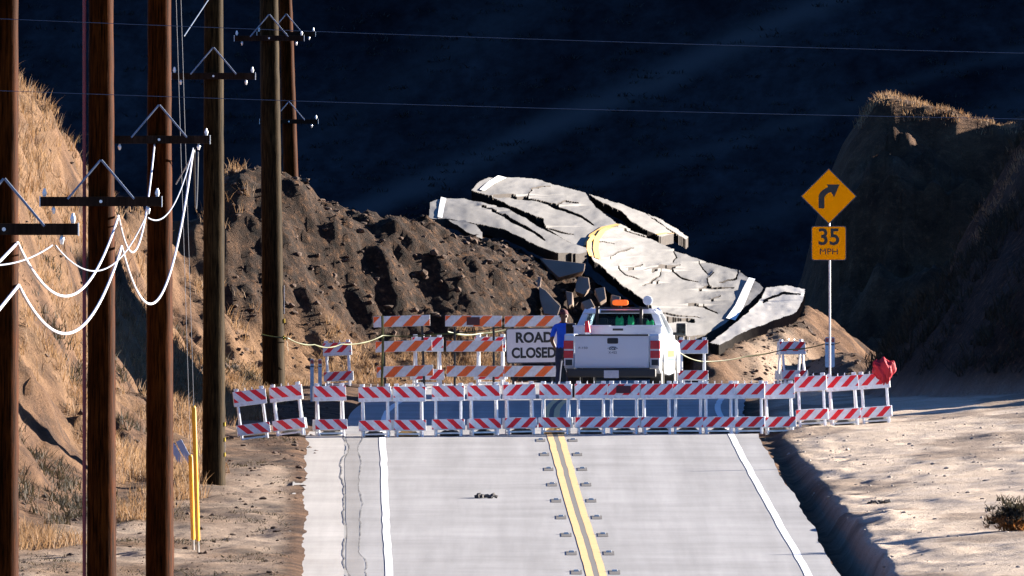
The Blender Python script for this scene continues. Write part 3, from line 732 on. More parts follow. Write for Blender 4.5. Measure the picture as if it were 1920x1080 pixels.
def place_barricade(px, Y, d_, yaw, label, roll=0.0, group='red and white barricades across the road', sc_=1.0, x=None):
    o = protoB[d_] if not usedB[d_] else copy_tree(protoB[d_])
    usedB[d_] = True
    X = (px - 960) / F * Y if x is None else x
    o.location = (X, Y, gz(X, Y) - 0.01); o.rotation_euler = (R(random.uniform(-1.5, 1.5)), R(-roll), R(yaw)); o.scale = (sc_,) * 3
    tag(o, label, 'barricade', group)
    return o
BL = [(478, 366.2, 'b', 3, 7), (546, 367.8, 'b', -4, 7), (619, 369.5, 'b', 7, 1), (705, 369, 'b', -3, 1.5), (767, 369.2, 'b', 4, 0), (841, 369.6, 'b', -2, 0.5), (908, 370, 'b', 5, 1), (975, 370.6, 'f', 6, 1.5), (1042, 370.8, 'b', -6, 0),
      (1108, 371, 'f', 2, 0), (1170, 371, 'f', -3, 0), (1231, 371, 'f', 3, 0), (1290, 371.1, 'f', -2, 0), (1347, 371.1, 'f', 2, 0), (1405, 371.2, 'f', -3, 1), (1462, 371.6, 'f', 3, 2), (1524, 372.5, 'f', -2, 3), (1584, 373.3, 'f', 3, 4), (1644, 374, 'f', -3, 4)]
BLAB = ['leftmost front-row barricade, tilted on the dirt below the bank', 'second front-row barricade from the left, standing on dirt', 'third front-row barricade from the left, beside the concrete gutter end', 'fourth front-row barricade from the left, at the white left edge line', 'fifth front-row barricade from the left, with a tan sandbag',
        'sixth front-row barricade from the left, below the orange barricades', 'seventh front-row barricade from the left, below the orange barricades', 'front-row barricade with rising stripes just left of the yellow centre lines', 'front-row barricade standing over the double yellow centre lines', 'front-row barricade just right of the yellow lines, below the truck tailgate',
        'front-row barricade with a dark maroon plate on its top rail', 'front-row barricade below the right rear corner of the truck', 'eighth front-row barricade from the right end', 'seventh front-row barricade from the right end', 'sixth front-row barricade from the right, standing at the white right edge line', 'fifth front-row barricade from the right, just past the edge line', 'third front-row barricade from the right, on the dirt verge', 'second front-row barricade from the right, below the speed sign post', 'rightmost front-row barricade with red cloth over its end']
BLAB = [l for l in BLAB]
bobs = []
for (px, Y, d_, yw, rl), lb in zip(BL, BLAB):
    bobs.append(place_barricade(px, Y, d_, yw, lb, rl))
bobs[16]['label'] = 'third front-row barricade from the right, on the dirt verge'
mp_ = MB().bounds((-0.14, -0.006, -0.07), (0.13, 0.006, 0.07)).build('maroon_plate', M['maroon'], bobs[10]); mp_.location = (0, -0.103, 0.845); mp_.rotation_euler = (-math.atan(0.2 / 0.95), 0, 0)
mp_['label'] = 'dark maroon plate on the top rail'
# sandbags on the barricade feet
def sandbag(x, y, mat, lb, s_=1.0, rz=0.0):
    bm = bmesh.new(); bmesh.ops.create_icosphere(bm, subdivisions=3, radius=1)
    for v in bm.verts:
        p = v.co
        p.x *= 0.21; p.y *= 0.16; p.z = p.z * 0.075 + 0.02 * math.sin(p.x * 19 + rz * 7) * 0.6 + 0.012 * math.sin(p.x * 47 + p.y * 31)
        p.z -= 0.05 * (abs(p.x) / 0.21) ** 2 * 0.6
        p.z = max(p.z, -0.05)
    me = bpy.data.meshes.new('sandbag'); bm.to_mesh(me); bm.free(); me.materials.append(mat)
    for p in me.polygons: p.use_smooth = True
    o = bpy.data.objects.new('sandbag', me); col.objects.link(o)
    o.location = (x, y, gz(x, y) + 0.05 * s_); o.rotation_euler = (0, 0, rz); o.scale = (s_, s_, s_)
    tag(o, lb, 'sandbag', 'sandbags at the barricade feet')
for i, bo in enumerate(bobs):
    if i == 0: continue
    tan = i in (4, 8)
    sandbag(bo.location.x + random.uniform(-.03, .03), bo.location.y + random.uniform(-0.02, 0.05), M['sandbag_tan'] if tan else M['sandbag'],
            ('tan sandbag' if tan else 'dark sandbag') + ' under the ' + bo['label'].split(',')[0], random.uniform(0.9, 1.08), random.uniform(-.3, .3))
# barricades in the second row
place_barricade(636, 424, 'f', -4, 'lone red and white barricade left of the orange barricades, in shade', -2 + 5, 'barricades behind the front row')
place_barricade(1299, 428, 'f', 3, 'red and white barricade beside the truck mirror on its right', 0, 'barricades behind the front row', 1.06)
place_barricade(1484, 430, 'f', 22, 'red and white barricade turned sideways in front of the earth mound', 0, 'barricades behind the front row', 1.0)
place_barricade(801, 428.2, 'f', 8, 'red and white barricade half hidden behind the left orange barricade', 0, 'barricades behind the front row', 1.12)
place_barricade(920, 428.6, 'f', -6, 'red and white barricade half hidden behind the middle orange barricade', 0, 'barricades behind the front row', 1.12)

def type3(px, Y, lb, rails=(1, 1, 1), yaw=0.0, roll=0.0):
    X = (px - 960) / F * Y
    root = empty('orange_barricade', (X, Y, gz(X, Y) - 0.01)); root.rotation_euler = (0, R(-roll), R(yaw))
    for sx_ in (-1, 1):
        MB().bounds((sx_ * 0.42 - 0.025, -0.0, 0.04), (sx_ * 0.42 + 0.025, 0.05, 1.55)).build('post', M['black_steel'], root)
        MB().bounds((sx_ * 0.42 - 0.035, -0.6, 0.0), (sx_ * 0.42 + 0.035, 0.65, 0.045)).build('foot', M['galv'], root)
    for k, z0 in enumerate((0.25, 0.79, 1.33)):
        if not rails[k]: continue
        rl = MB().box((0, 0, 0), (1.22, 0.03, 0.235)).build('rail', M['white_plastic'], root, bevel=0.006)
        rl.location = (random.uniform(-.02, .02), -0.018, z0 + 0.1175); rl.rotation_euler = (0, R(random.uniform(-0.6, 0.6)), 0)
        st = MB().box((0, 0, 0), (1.21, 0.004, 0.225)).build('sheeting', M['orange_stripe'], rl); st.location = (0, -0.0172, 0)
    tag(root, lb, 'barricade', 'tall orange striped barricades')
    return root
t1 = type3(759, 425, 'leftmost tall three-rail orange and white barricade', yaw=2, roll=2)
t2 = type3(889, 425, 'middle tall three-rail orange barricade with a maroon plate on top', yaw=-1, roll=0)
t3 = type3(999, 425, 'tall orange barricade carrying the white road closed sign', rails=(1, 0, 1), roll=0.6)
mp2 = MB().bounds((-0.14, -0.006, -0.085), (0.14, 0.006, 0.085)).build('maroon_plate', M['maroon'], t2); mp2.location = (-0.02, -0.048, 1.448)

dgcache = []
def text_mesh(s, size, mat, parent, loc, rot, name='lettering', bold=0.0, ext=0.002, sx=1.0):
    cu = bpy.data.curves.new('txt', 'FONT'); cu.body = s; cu.size = size; cu.align_x = 'CENTER'; cu.align_y = 'CENTER'; cu.offset = bold; cu.extrude = ext; cu.resolution_u = 6
    o = bpy.data.objects.new('txt', cu); col.objects.link(o)
    bpy.context.view_layer.update()
    me = bpy.data.meshes.new_from_object(o.evaluated_get(bpy.context.evaluated_depsgraph_get()))
    bpy.data.objects.remove(o); bpy.data.curves.remove(cu)
    me.name = name; me.materials.clear(); me.materials.append(mat)
    q = bpy.data.objects.new(name, me); col.objects.link(q); q.parent = parent; q.location = loc; q.rotation_euler = rot; q.scale = (sx, 1, 1)
    return q
def rrect(w_, h_, r_, n=4):
    pts = []
    for cx, cy, a0 in ((w_ / 2 - r_, h_ / 2 - r_, 0), (-w_ / 2 + r_, h_ / 2 - r_, 90), (-w_ / 2 + r_, -h_ / 2 + r_, 180), (w_ / 2 - r_, -h_ / 2 + r_, 270)):
        for k in range(n + 1): a = R(a0 + 90 * k / n); pts.append((cx + r_ * math.cos(a), cy + r_ * math.sin(a)))
    return pts
UX, UZ, NY = Vector((1, 0, 0)), Vector((0, 0, 1)), Vector((0, -1, 0))
sgn_ = empty('road_closed_sign', t3.matrix_basis @ Vector((0.04, -0.06, 0.92)))
sgn_.rotation_euler = (0, R(-0.8), 0)
MB().prism(rrect(1.22, 0.76, 0.05), (0, 0, 0), UX, UZ, NY, 0.012).build('panel', M['sign_border'], sgn_)
MB().prism(rrect(1.175, 0.715, 0.045), (0, -0.012, 0), UX, UZ, NY, 0.003).build('face', M['sign_white'], sgn_)
text_mesh('ROAD', 0.30, M['sign_black'], sgn_, (-0.0, -0.017, 0.165), (R(90), 0, 0), bold=0.012, sx=0.95)
text_mesh('CLOSED', 0.30, M['sign_black'], sgn_, (-0.01, -0.017, -0.165), (R(90), 0, 0), bold=0.012, sx=0.86)
tag(sgn_, 'white rectangular ROAD CLOSED sign mounted on an orange barricade', 'sign')

# ------------------------------------------------------------ warning sign on its post
SY = 376.0
sx0 = (1554 - 960) / F * SY
gzz = gz(sx0 + 0.02, SY)
ws = empty('curve_warning_sign', (sx0, SY, gzz))
zt = lambda py: (540 - py) / F * SY - gzz
MB().tube([(0.02, 0.02, -0.1), (0.015, 0.02, zt(480)), (0.0, 0.02, zt(330))], 0.02, 8).build('post', M['galv'], ws)
hd = 0.535
zc_ = zt(368)
MB().prism([(0, hd), (-hd, 0), (0, -hd), (hd, 0)], (0, -0.01, zc_), UX, UZ, NY, 0.006).build('diamond_panel', M['sign_border'], ws, bevel=0.0)
f_ = MB().prism([(0, hd - .025), (-hd + .025, 0), (0, -hd + .025), (hd - .025, 0)], (0, -0.0162, zc_), UX, UZ, NY, 0.002).build('diamond_face', M['sign_orange'], ws)
arr = []
for k in range(9):                                           # curved shaft of the arrow
    a = R(180 - 62 * k / 8); arr.append((0.195 + 0.36 * math.cos(a) - 0.03, -0.02 + 0.36 * math.sin(a) * 0.62))
inner = []
for k in range(9):
    a = R(180 - 62 * k / 8); inner.append((0.195 + 0.25 * math.cos(a) - 0.03, -0.04 + 0.25 * math.sin(a) * 0.55))
shaft = [(-0.195, -0.23)] + arr + inner[::-1] + [(-0.085, -0.23)]
MB().prism(shaft, (0, -0.0184, zc_), UX, UZ, NY, 0.0015).build('arrow_shaft', M['sign_black'], ws)
MB().prism([(-0.04, 0.225), (0.205, 0.225), (0.10, -0.02), (0.045, 0.075)], (0, -0.0186, zc_), UX, UZ, NY, 0.0019).build('arrow_head', M['sign_black'], ws)
zp = zt(456)
MB().prism(rrect(0.665, 0.655, 0.04), (0, -0.01, zp), UX, UZ, NY, 0.006).build('speed_panel', M['sign_border'], ws)
MB().prism(rrect(0.635, 0.625, 0.04), (0, -0.0162, zp), UX, UZ, NY, 0.002).build('speed_face', M['sign_orange'], ws)
text_mesh('35', 0.44, M['sign_black'], ws, (0, -0.019, zp + 0.105), (R(90), 0, 0), bold=0.008, sx=0.98)
text_mesh('MPH', 0.165, M['sign_black'], ws, (0, -0.019, zp - 0.165), (R(90), 0, 0), bold=0.0, sx=1.1)
tag(ws, 'orange diamond right-curve sign with 35 MPH plate on a thin post', 'sign')

# delineator posts
def delineator(px, py0, Y, lb, w_=0.17, h_=1.0):
    X = (px - 960) / F * Y
    r_ = empty('delineator_post', (X, Y, gz(X, Y) - 0.02))
    top = (540 - py0) / F * Y - r_.location.z
    MB().prism(rrect(0.06, top * 0.5, 0.01), (0, 0, top * 0.25), UX, UZ, NY, 0.03).build('stem', M['white_plastic'], r_)
    MB().prism(rrect(w_, h_, 0.03), (0, -0.031, top - h_ / 2), UX, UZ, NY, 0.02).build('paddle', M['white_plastic'], r_)
    MB().prism(rrect(w_ * 0.92, 0.08, 0.01), (0, -0.052, top - 0.06), UX, UZ, NY, 0.004).build('red_band', M['red_lens'], r_)
    MB().prism(rrect(w_ * 0.92, 0.02, 0.008), (0, -0.052, top - 0.15), UX, UZ, NY, 0.004).build('dark_band', M['truck_dark'], r_)
    tag(r_, lb, 'delineator')
delineator(1556, 632, 392, 'white paddle delineator with red top in front of the speed sign post', 0.19, 0.60)
delineator(585, 673, 404, 'left one of the two slim white posts behind the front barricades', 0.075, 0.8)
delineator(600, 673, 404.5, 'right one of the two slim white posts behind the front barricades', 0.075, 0.8)

# ------------------------------------------------------------ pickup truck
TY = 411.5
TX = (1147 - 960) / F * TY
tr = empty('pickup_truck', (TX, TY, float(zr(TY))), R(-4.8))
tag(tr, 'white utility pickup truck seen from behind with amber roof light', 'pickup truck')
W = M['truck_white']; D_ = M['truck_dark']
def arch(cy, r_, z, n=9):
    return [(cy - r_ * math.cos(math.pi * k / n), z + r_ * math.sin(math.pi * k / n)) for k in range(n + 1)]
prof = [(0.06, 0.62)] + arch(1.15, 0.46, 0.5) + [(2.9, 0.46)] + arch(4.75, 0.46, 0.5) + [(5.75, 0.5), (5.8, 1.0), (5.6, 1.14), (4.35, 1.22), (4.2, 1.31), (2.08, 1.31), (2.0, 1.335), (0.08, 1.335), (0.04, 1.3)]
for s_ in (-1, 1):
    MB().prism(prof, (s_ * 0.78, 0, 0), (0, 1, 0), (0, 0, 1), (s_, 0, 0), 0.215).build('side_panel', W, tr, bevel=0.03, seg=3)
MB().bounds((-0.779, 0.08, 0.62), (0.779, 2.0, 0.74)).build('bed_floor', D_, tr)
MB().bounds((-0.779, 1.98, 0.74), (0.779, 2.07, 1.32)).build('bed_front_wall', W, tr)
MB().bounds((-0.779, 4.2, 0.5), (0.779, 5.72, 1.2)).build('hood', W, tr, bevel=0.04)
MB().bounds((-0.779, 2.08, 0.45), (0.779, 4.19, 0.62)).build('cab_floor', D_, tr)
tg = MB().bounds((-0.777, 0.0, 0.62), (0.777, 0.075, 1.315)).build('tailgate', W, tr, bevel=0.018)
MB().bounds((-0.72, -0.006, 0.66), (0.72, 0.0, 0.80)).build('lower_crease', W, tg, bevel=0.002)
MB().bounds((-0.765, -0.012, 1.292), (0.765, 0.06, 1.325)).build('top_cap', D_, tg)
MB().prism(rrect(0.23, 0.12, 0.025), (0.02, 0.0, 1.19), UX, UZ, NY, 0.004).build('handle', D_, tg)
el = [(0.118 * math.cos(2 * math.pi * k / 20), 0.046 * math.sin(2 * math.pi * k / 20)) for k in range(20)]
em = MB().prism(el, (0.02, 0.0, 1.035), UX, UZ, NY, 0.006).build('emblem', M['steel_bright'], tg)
MB().prism([(a * .9, b_ * .84) for a, b_ in el], (0.02, -0.006, 1.035), UX, UZ, NY, 0.003).build('emblem_face', M['emblem'], tg)
text_mesh('Ford', 0.085, M['steel_bright'], tg, (0.02, -0.0105, 1.035), (R(90), 0, 0), sx=1.2)
text_mesh('X-422', 0.07, M['emblem'], tg, (0.02, -0.003, 0.945), (R(90), 0, 0))
text_mesh('F-150', 0.065, M['emblem'], tg, (-0.60, -0.003, 1.04), (R(90), 0, 0), sx=1.3)
MB().bounds((-0.93, -0.16, 0.43), (0.93, 0.055, 0.605)).build('bumper', D_, tr, bevel=0.03)
MB().bounds((-0.15, -0.172, 0.415), (0.16, -0.161, 0.575)).build('licence_plate', M['plate'], tr)
for s_ in (-1, 1):
    tl = MB().bounds((s_ * 0.80, 0.022, 0.66), (s_ * 1.002, 0.12, 1.20)).build('tail_light', M['clear_lens'], tr, bevel=0.01)
    MB().bounds((s_ * 0.805, 0.012, 1.02), (s_ * 1.006, 0.118, 1.195)).build('lens', M['red_lens'], tl, bevel=0.008)
    MB().bounds((s_ * 0.805, 0.012, 0.83), (s_ * 1.006, 0.118, 0.985)).build('lens', M['red_lens'], tl, bevel=0.008)
    MB().bounds((s_ * 0.83, 0.012, 0.68), (s_ * 0.97, 0.03, 0.80)).build('reverse_lens', D_, tl)
    for cy in (1.15, 4.75):
        wh = empty('wheel'); wh.parent = tr; wh.location = (s_ * 0.86, cy, 0.385)
        ring = [(-0.12, 0.30), (-0.125, 0.36), (-0.09, 0.385), (0.09, 0.385), (0.125, 0.36), (0.12, 0.30), (0.12, 0.235), (-0.12, 0.235)]
        vv = []; ff = []; n = 24
        for k in range(n):
            a = 2 * math.pi * k / n
            for x, r_ in ring: vv.append((x, r_ * math.cos(a), r_ * math.sin(a)))
        q_ = len(ring)
        for k in range(n):
            for j in range(q_): ff.append((k * q_ + j, k * q_ + (j + 1) % q_, ((k + 1) % n) * q_ + (j + 1) % q_, ((k + 1) % n) * q_ + j))
        mesh_obj('tyre', vv, ff, M['rubber'], wh, True)
        MB().tube([(-0.10, 0, 0), (0.10, 0, 0)], 0.236, 20).build('rim', M['galv'], wh)
    # cab side: door window, pillars
    mr_ = MB().bounds((s_ * 1.06, 3.78, 1.28), (s_ * 1.27, 3.90, 1.55)).build('door_mirror', D_, tr, bevel=0.03)
    MB().bounds((s_ * 0.99, 3.82, 1.30), (s_ * 1.07, 3.87, 1.36)).build('mirror_arm', D_, mr_)
    MB().bounds((s_ * 1.08, 3.772, 1.31), (s_ * 1.25, 3.778, 1.52)).build('mirror_glass', M['glass'], mr_)
# side livery on both doors
for s_ in (-1, 1):
    MB().bounds((s_ * 0.9955, 2.3, 0.84), (s_ * 0.9985, 4.1, 0.98)).build('yellow_stripe', M['stripe_yellow'], tr)
    MB().bounds((s_ * 0.9955, 2.3, 0.76), (s_ * 0.9985, 4.1, 0.82)).build('blue_stripe', M['stripe_blue'], tr)
# greenhouse : pillars, roof and panes
lo = {(-1, 0): (-0.90, 2.10, 1.31), (1, 0): (0.90, 2.10, 1.31), (-1, 1): (-0.90, 4.2, 1.31), (1, 1): (0.90, 4.2, 1.31)}
hi = {(-1, 0): (-0.70, 2.28, 1.80), (1, 0): (0.70, 2.28, 1.80), (-1, 1): (-0.70, 3.5, 1.80), (1, 1): (0.70, 3.5, 1.80)}
for s_ in (-1, 1):
    for e in (0, 1):
        a, b_ = Vector(lo[(s_, e)]), Vector(hi[(s_, e)])
        MB().tube([a, b_ + (b_ - a) * 0.05], [0.10, 0.085], 4).build('pillar', W, tr, bevel=0.01)
    MB().tube([(s_ * 0.90, 3.1, 1.31), (s_ * 0.70, 3.0, 1.80)], 0.05, 4).build('pillar', W, tr)
rf = MB().add([(-0.80, 2.14, 1.755), (0.80, 2.14, 1.755), (0.80, 3.6, 1.755), (-0.80, 3.6, 1.755), (-0.68, 2.22, 1.86), (0.68, 2.22, 1.86), (0.68, 3.45, 1.86), (-0.68, 3.45, 1.86)],
              [(3, 2, 1, 0), (4, 5, 6, 7), (0, 1, 5, 4), (1, 2, 6, 5), (2, 3, 7, 6), (3, 0, 4, 7)]).build('roof', W, tr, bevel=0.04, seg=3)
bl = MB().bounds((-0.40, 2.15, 1.775), (0.42, 2.19, 1.825)).build('brake_light', D_, rf)
def quad_pane(name, pts, th=0.008, mat=None):
    a, b_, c_, d_ = [Vector(p) for p in pts]; n_ = (b_ - a).cross(d_ - a).normalized() * th
    return MB().add([a, b_, c_, d_, a + n_, b_ + n_, c_ + n_, d_ + n_], [(3, 2, 1, 0), (4, 5, 6, 7), (0, 1, 5, 4), (1, 2, 6, 5), (2, 3, 7, 6), (3, 0, 4, 7)]).build(name, mat or M['glass'], tr)
quad_pane('rear_window', [(-0.84, 2.10, 1.36), (0.84, 2.10, 1.36), (0.68, 2.24, 1.755), (-0.68, 2.24, 1.755)])
MB().bounds((-0.86, 2.085, 1.31), (0.86, 2.13, 1.38)).build('window_sill', W, tr)
quad_pane('windscreen', [(0.84, 4.2, 1.33), (-0.84, 4.2, 1.33), (-0.68, 3.52, 1.77), (0.68, 3.52, 1.77)])
for s_ in (-1, 1):
    quad_pane('side_window', [(s_ * 0.91, 2.2, 1.33), (s_ * 0.91, 4.1, 1.33), (s_ * 0.74, 3.45, 1.77), (s_ * 0.74, 2.34, 1.77)])
for x in (-0.42, 0.42):
    MB().bounds((x - 0.26, 2.6, 0.62), (x + 0.26, 2.8, 1.46)).build('seat', M['seat'], tr, bevel=0.05)
    MB().bounds((x - 0.13, 2.62, 1.47), (x + 0.13, 2.74, 1.66)).build('headrest', M['seat'], tr, bevel=0.04)
for x, w_, h_ in ((-0.02, 0.17, 0.25), (0.22, 0.13, 0.27), (0.62, 0.16, 0.17)):
    MB().prism([(-w_ / 2, 0), (w_ / 2, 0), (w_ / 2, h_ * .7), (w_ * .3, h_), (w_ * .12, h_ * .8), (-w_ * .12, h_ * .8), (-w_ * .3, h_), (-w_ / 2, h_ * .7)], (x, 2.36, 1.46), UX, UZ, NY, 0.05).build('safety_vest', M['vest'], tr)
# tool box across the bed, headache rack, beacon and spot lamp
tb = MB().bounds((-0.92, 1.52, 1.325), (0.92, 1.96, 1.50)).build('tool_box', W, tr, bevel=0.015)
MB().bounds((-0.94, 1.50, 1.475), (-0.16, 1.98, 1.515)).build('lid', W, tb, bevel=0.008)
MB().bounds((0.18, 1.50, 1.475), (0.94, 1.98, 1.515)).build('lid', W, tb, bevel=0.008)
MB().bounds((-0.1, 1.505, 1.40), (0.12, 1.519, 1.445)).build('latch', D_, tb)
MB().bounds((-0.88, 1.53, 1.20), (0.88, 1.95, 1.325)).build('lower_box', W, tb)
for x in (-0.46, 0.46):
    MB().tube([(x, 2.02, 1.32), (x, 2.02, 1.90)], 0.036, 8).build('rack_post', M['black_steel'], tr)
MB().tube([(-0.46, 2.02, 1.87), (0.62, 2.02, 1.87)], 0.022, 8).build('rack_bar', M['black_steel'], tr)
MB().bounds((-0.012, 2.0, 1.87), (0.05, 2.06, 1.93)).build('beacon_mount', M['black_steel'], tr)
bc = [(0.165 * math.copysign(abs(math.cos(2 * math.pi * k / 24)) ** 0.5, math.cos(2 * math.pi * k / 24)), 0.062 * math.copysign(abs(math.sin(2 * math.pi * k / 24)) ** 0.6, math.sin(2 * math.pi * k / 24))) for k in range(24)]
MB().prism(bc, (0.02, 2.12, 1.985), UX, UZ, NY, 0.16).build('amber_beacon', M['amber'], tr, bevel=0.01)
sl_ = MB().tube([(0.60, 1.95, 2.03), (0.60, 2.08, 2.03), (0.60, 2.17, 2.03)], [0.10, 0.10, 0.06], 14).build('spot_lamp', W, tr, bevel=0.012)
MB().tube([(0.58, 2.04, 1.87), (0.60, 2.06, 1.95)], 0.025, 8).build('bracket', M['black_steel'], sl_)
# safety cone standing in the bed
cn = empty('traffic_cone', tr.matrix_basis @ Vector((-0.60, 1.25, 0.74)), R(-4.8))
tag(cn, 'slim white and red traffic cone standing in the truck bed', 'traffic cone')
MB().bounds((-0.15, -0.15, 0), (0.15, 0.15, 0.04)).build('base', M['rubber'], cn, bevel=0.01)
MB().tube([(0, 0, 0.04), (0, 0, 0.62)], [0.12, 0.07], 16).build('body', M['clear_lens'], cn)
MB().tube([(0, 0, 0.62), (-0.02, 0, 0.86)], [0.068, 0.04], 16).build('top', M['red_lens'], cn)

# ------------------------------------------------------------ person by the driver's door
def person():
    Yp = 417.5; Xp = (1057 - 960) / F * Yp
    root = empty('person', (Xp, Yp, float(zr(Yp))), R(-20))
    tag(root, 'person in blue shirt and maroon cap standing beside the truck', 'person')
    nodes = {'pel': ((0, 0, 0.95), 0.155, 0.11), 'wai': ((0, 0.0, 1.08), 0.145, 0.10), 'che': ((0, 0.0, 1.30), 0.175, 0.115), 'shb': ((0, 0.0, 1.43), 0.13, 0.085), 'nec': ((0, 0.01, 1.50), 0.058, 0.06), 'hd0': ((0, 0.02, 1.57), 0.07, 0.085), 'hd1': ((0, 0.015, 1.66), 0.078, 0.098), 'hd2': ((0, 0.0, 1.735), 0.055, 0.07)}
    ed = [('pel', 'wai'), ('wai', 'che'), ('che', 'shb'), ('shb', 'nec'), ('nec', 'hd0'), ('hd0', 'hd1'), ('hd1', 'hd2')]
    for s_, n_ in ((-1, 'l'), (1, 'r')):
        nodes.update({n_ + 'sh': ((s_ * 0.185, 0, 1.41), 0.07, 0.07), n_ + 'ua': ((s_ * 0.235, -0.02, 1.27), 0.058, 0.058), n_ + 'el': ((s_ * 0.26, -0.03, 1.12), 0.045, 0.045), n_ + 'fa': ((s_ * 0.235, 0.08, 0.99), 0.038, 0.038), n_ + 'wr': ((s_ * 0.20, 0.17, 0.90), 0.028, 0.028), n_ + 'ha': ((s_ * 0.19, 0.21, 0.85), 0.038, 0.022),
                      n_ + 'hp': ((s_ * 0.10, 0, 0.88), 0.095, 0.095), n_ + 'th': ((s_ * 0.115, 0.01, 0.68), 0.082, 0.085), n_ + 'kn': ((s_ * 0.12, 0.015, 0.49), 0.058, 0.06), n_ + 'ca': ((s_ * 0.125, -0.01, 0.33), 0.056, 0.06), n_ + 'an': ((s_ * 0.13, -0.02, 0.09), 0.042, 0.045), n_ + 'to': ((s_ * 0.15, 0.15, 0.04), 0.042, 0.03)})
        ed += [('shb', n_ + 'sh'), (n_ + 'sh', n_ + 'ua'), (n_ + 'ua', n_ + 'el'), (n_ + 'el', n_ + 'fa'), (n_ + 'fa', n_ + 'wr'), (n_ + 'wr', n_ + 'ha'), ('pel', n_ + 'hp'), (n_ + 'hp', n_ + 'th'), (n_ + 'th', n_ + 'kn'), (n_ + 'kn', n_ + 'ca'), (n_ + 'ca', n_ + 'an'), (n_ + 'an', n_ + 'to')]
        for k in range(5):                                    # four fingers and a thumb, curled
            if k < 4:
                bx, L = (k - 1.5) * 0.019, [0.066, 0.076, 0.072, 0.056][k]
                base = Vector((s_ * 0.19 + bx, 0.225, 0.83))
                pts = [base, base + Vector((0, 0.02, -0.028)) * (L / 0.07), base + Vector((0, 0.018, -0.065)) * (L / 0.07)]
            else:
                base = Vector((s_ * 0.19 - s_ * 0.035, 0.20, 0.865)); pts = [base, base + Vector((-s_ * 0.018, 0.02, -0.025)), base + Vector((-s_ * 0.014, 0.035, -0.048))]
            prev = n_ + 'ha'
            for j, p in enumerate(pts):
                nm = '%sf%d%d' % (n_, k, j); nodes[nm] = (tuple(p), 0.0095 - 0.001 * j, 0.0095 - 0.001 * j); ed.append((prev, nm)); prev = nm
    names = list(nodes); ix = {n: i for i, n in enumerate(names)}
    me = bpy.data.meshes.new('body'); me.from_pydata([nodes[n][0] for n in names], [(ix[a], ix[b_]) for a, b_ in ed], []); me.update()
    o = bpy.data.objects.new('body', me); col.objects.link(o)
    sk = o.modifiers.new('skin', 'SKIN'); sk.use_smooth_shade = True
    for i, n in enumerate(names):
        v = me.skin_vertices[0].data[i]; v.radius = (nodes[n][1], nodes[n][2]); v.use_root = (n == 'pel')
    sb = o.modifiers.new('sub', 'SUBSURF'); sb.levels = 2; sb.render_levels = 2
    bpy.context.view_layer.update()
    m2 = bpy.data.meshes.new_from_object(o.evaluated_get(bpy.context.evaluated_depsgraph_get()))
    bpy.data.objects.remove(o)
    for k in ('shirt', 'jeans', 'skin', 'truck_dark'): m2.materials.append(M[k])
    for p in m2.polygons:
        c_ = p.center; p.use_smooth = True
        arm = abs(c_.x) > 0.165 and c_.z > 0.72 and (c_.y > 0.09 or abs(c_.x) > 0.2)
        if c_.z > 1.485: mi = 2
        elif arm and c_.z < 1.20: mi = 2
        elif c_.z < 0.10: mi = 3
        elif c_.z < 0.97: mi = 1
        else: mi = 0
        p.material_index = mi
    b2 = bpy.data.objects.new('body', m2); col.objects.link(b2); b2.parent = root
    # cap, hair, face details
    vv = []; n = 16
    cap = MB(); rings = [(1.675, 0.088, 0.108), (1.71, 0.087, 0.106), (1.75, 0.07, 0.086), (1.775, 0.035, 0.045), (1.782, 0.004, 0.005)]
    for z, a, b_ in rings: vv += [(a * math.cos(2 * math.pi * k / n), 0.008 + b_ * math.sin(2 * math.pi * k / n), z) for k in range(n)]
    cap.add(vv, [(i * n + k, i * n + (k + 1) % n, (i + 1) * n + (k + 1) % n, (i + 1) * n + k) for i in range(len(rings) - 1) for k in range(n)])
    cap.prism([(-0.07, 0.09), (0.07, 0.09), (0.05, 0.17), (-0.05, 0.17)], (0, 0, 1.675), (1, 0, 0), (0, 1, 0), (0, 0, 1), 0.012)
    cap.build('cap', M['cap'], root, smooth=True)
    MB().tube([(0, 0.085, 1.65), (0, 0.125, 1.615), (0, 0.10, 1.60)], [0.008, 0.014, 0.01], 8).build('nose', M['skin'], root, smooth=True)
    for s_ in (-1, 1):
        MB().box((s_ * 0.082, 0.0, 1.635), (0.018, 0.04, 0.058)).build('ear', M['skin'], root, bevel=0.006)
        MB().box((s_ * 0.032, 0.095, 1.645), (0.022, 0.012, 0.01)).build('eye', M['sign_black'], root, bevel=0.003)
    MB().box((0, 0.098, 1.575), (0.045, 0.01, 0.008)).build('mouth', M['cap'], root, bevel=0.002)
    MB().tube([(-0.15, 0, 0.965), (0.0, -0.1, 0.965)], 0.001, 4).build('belt_seam', M['truck_dark'], root)
person()

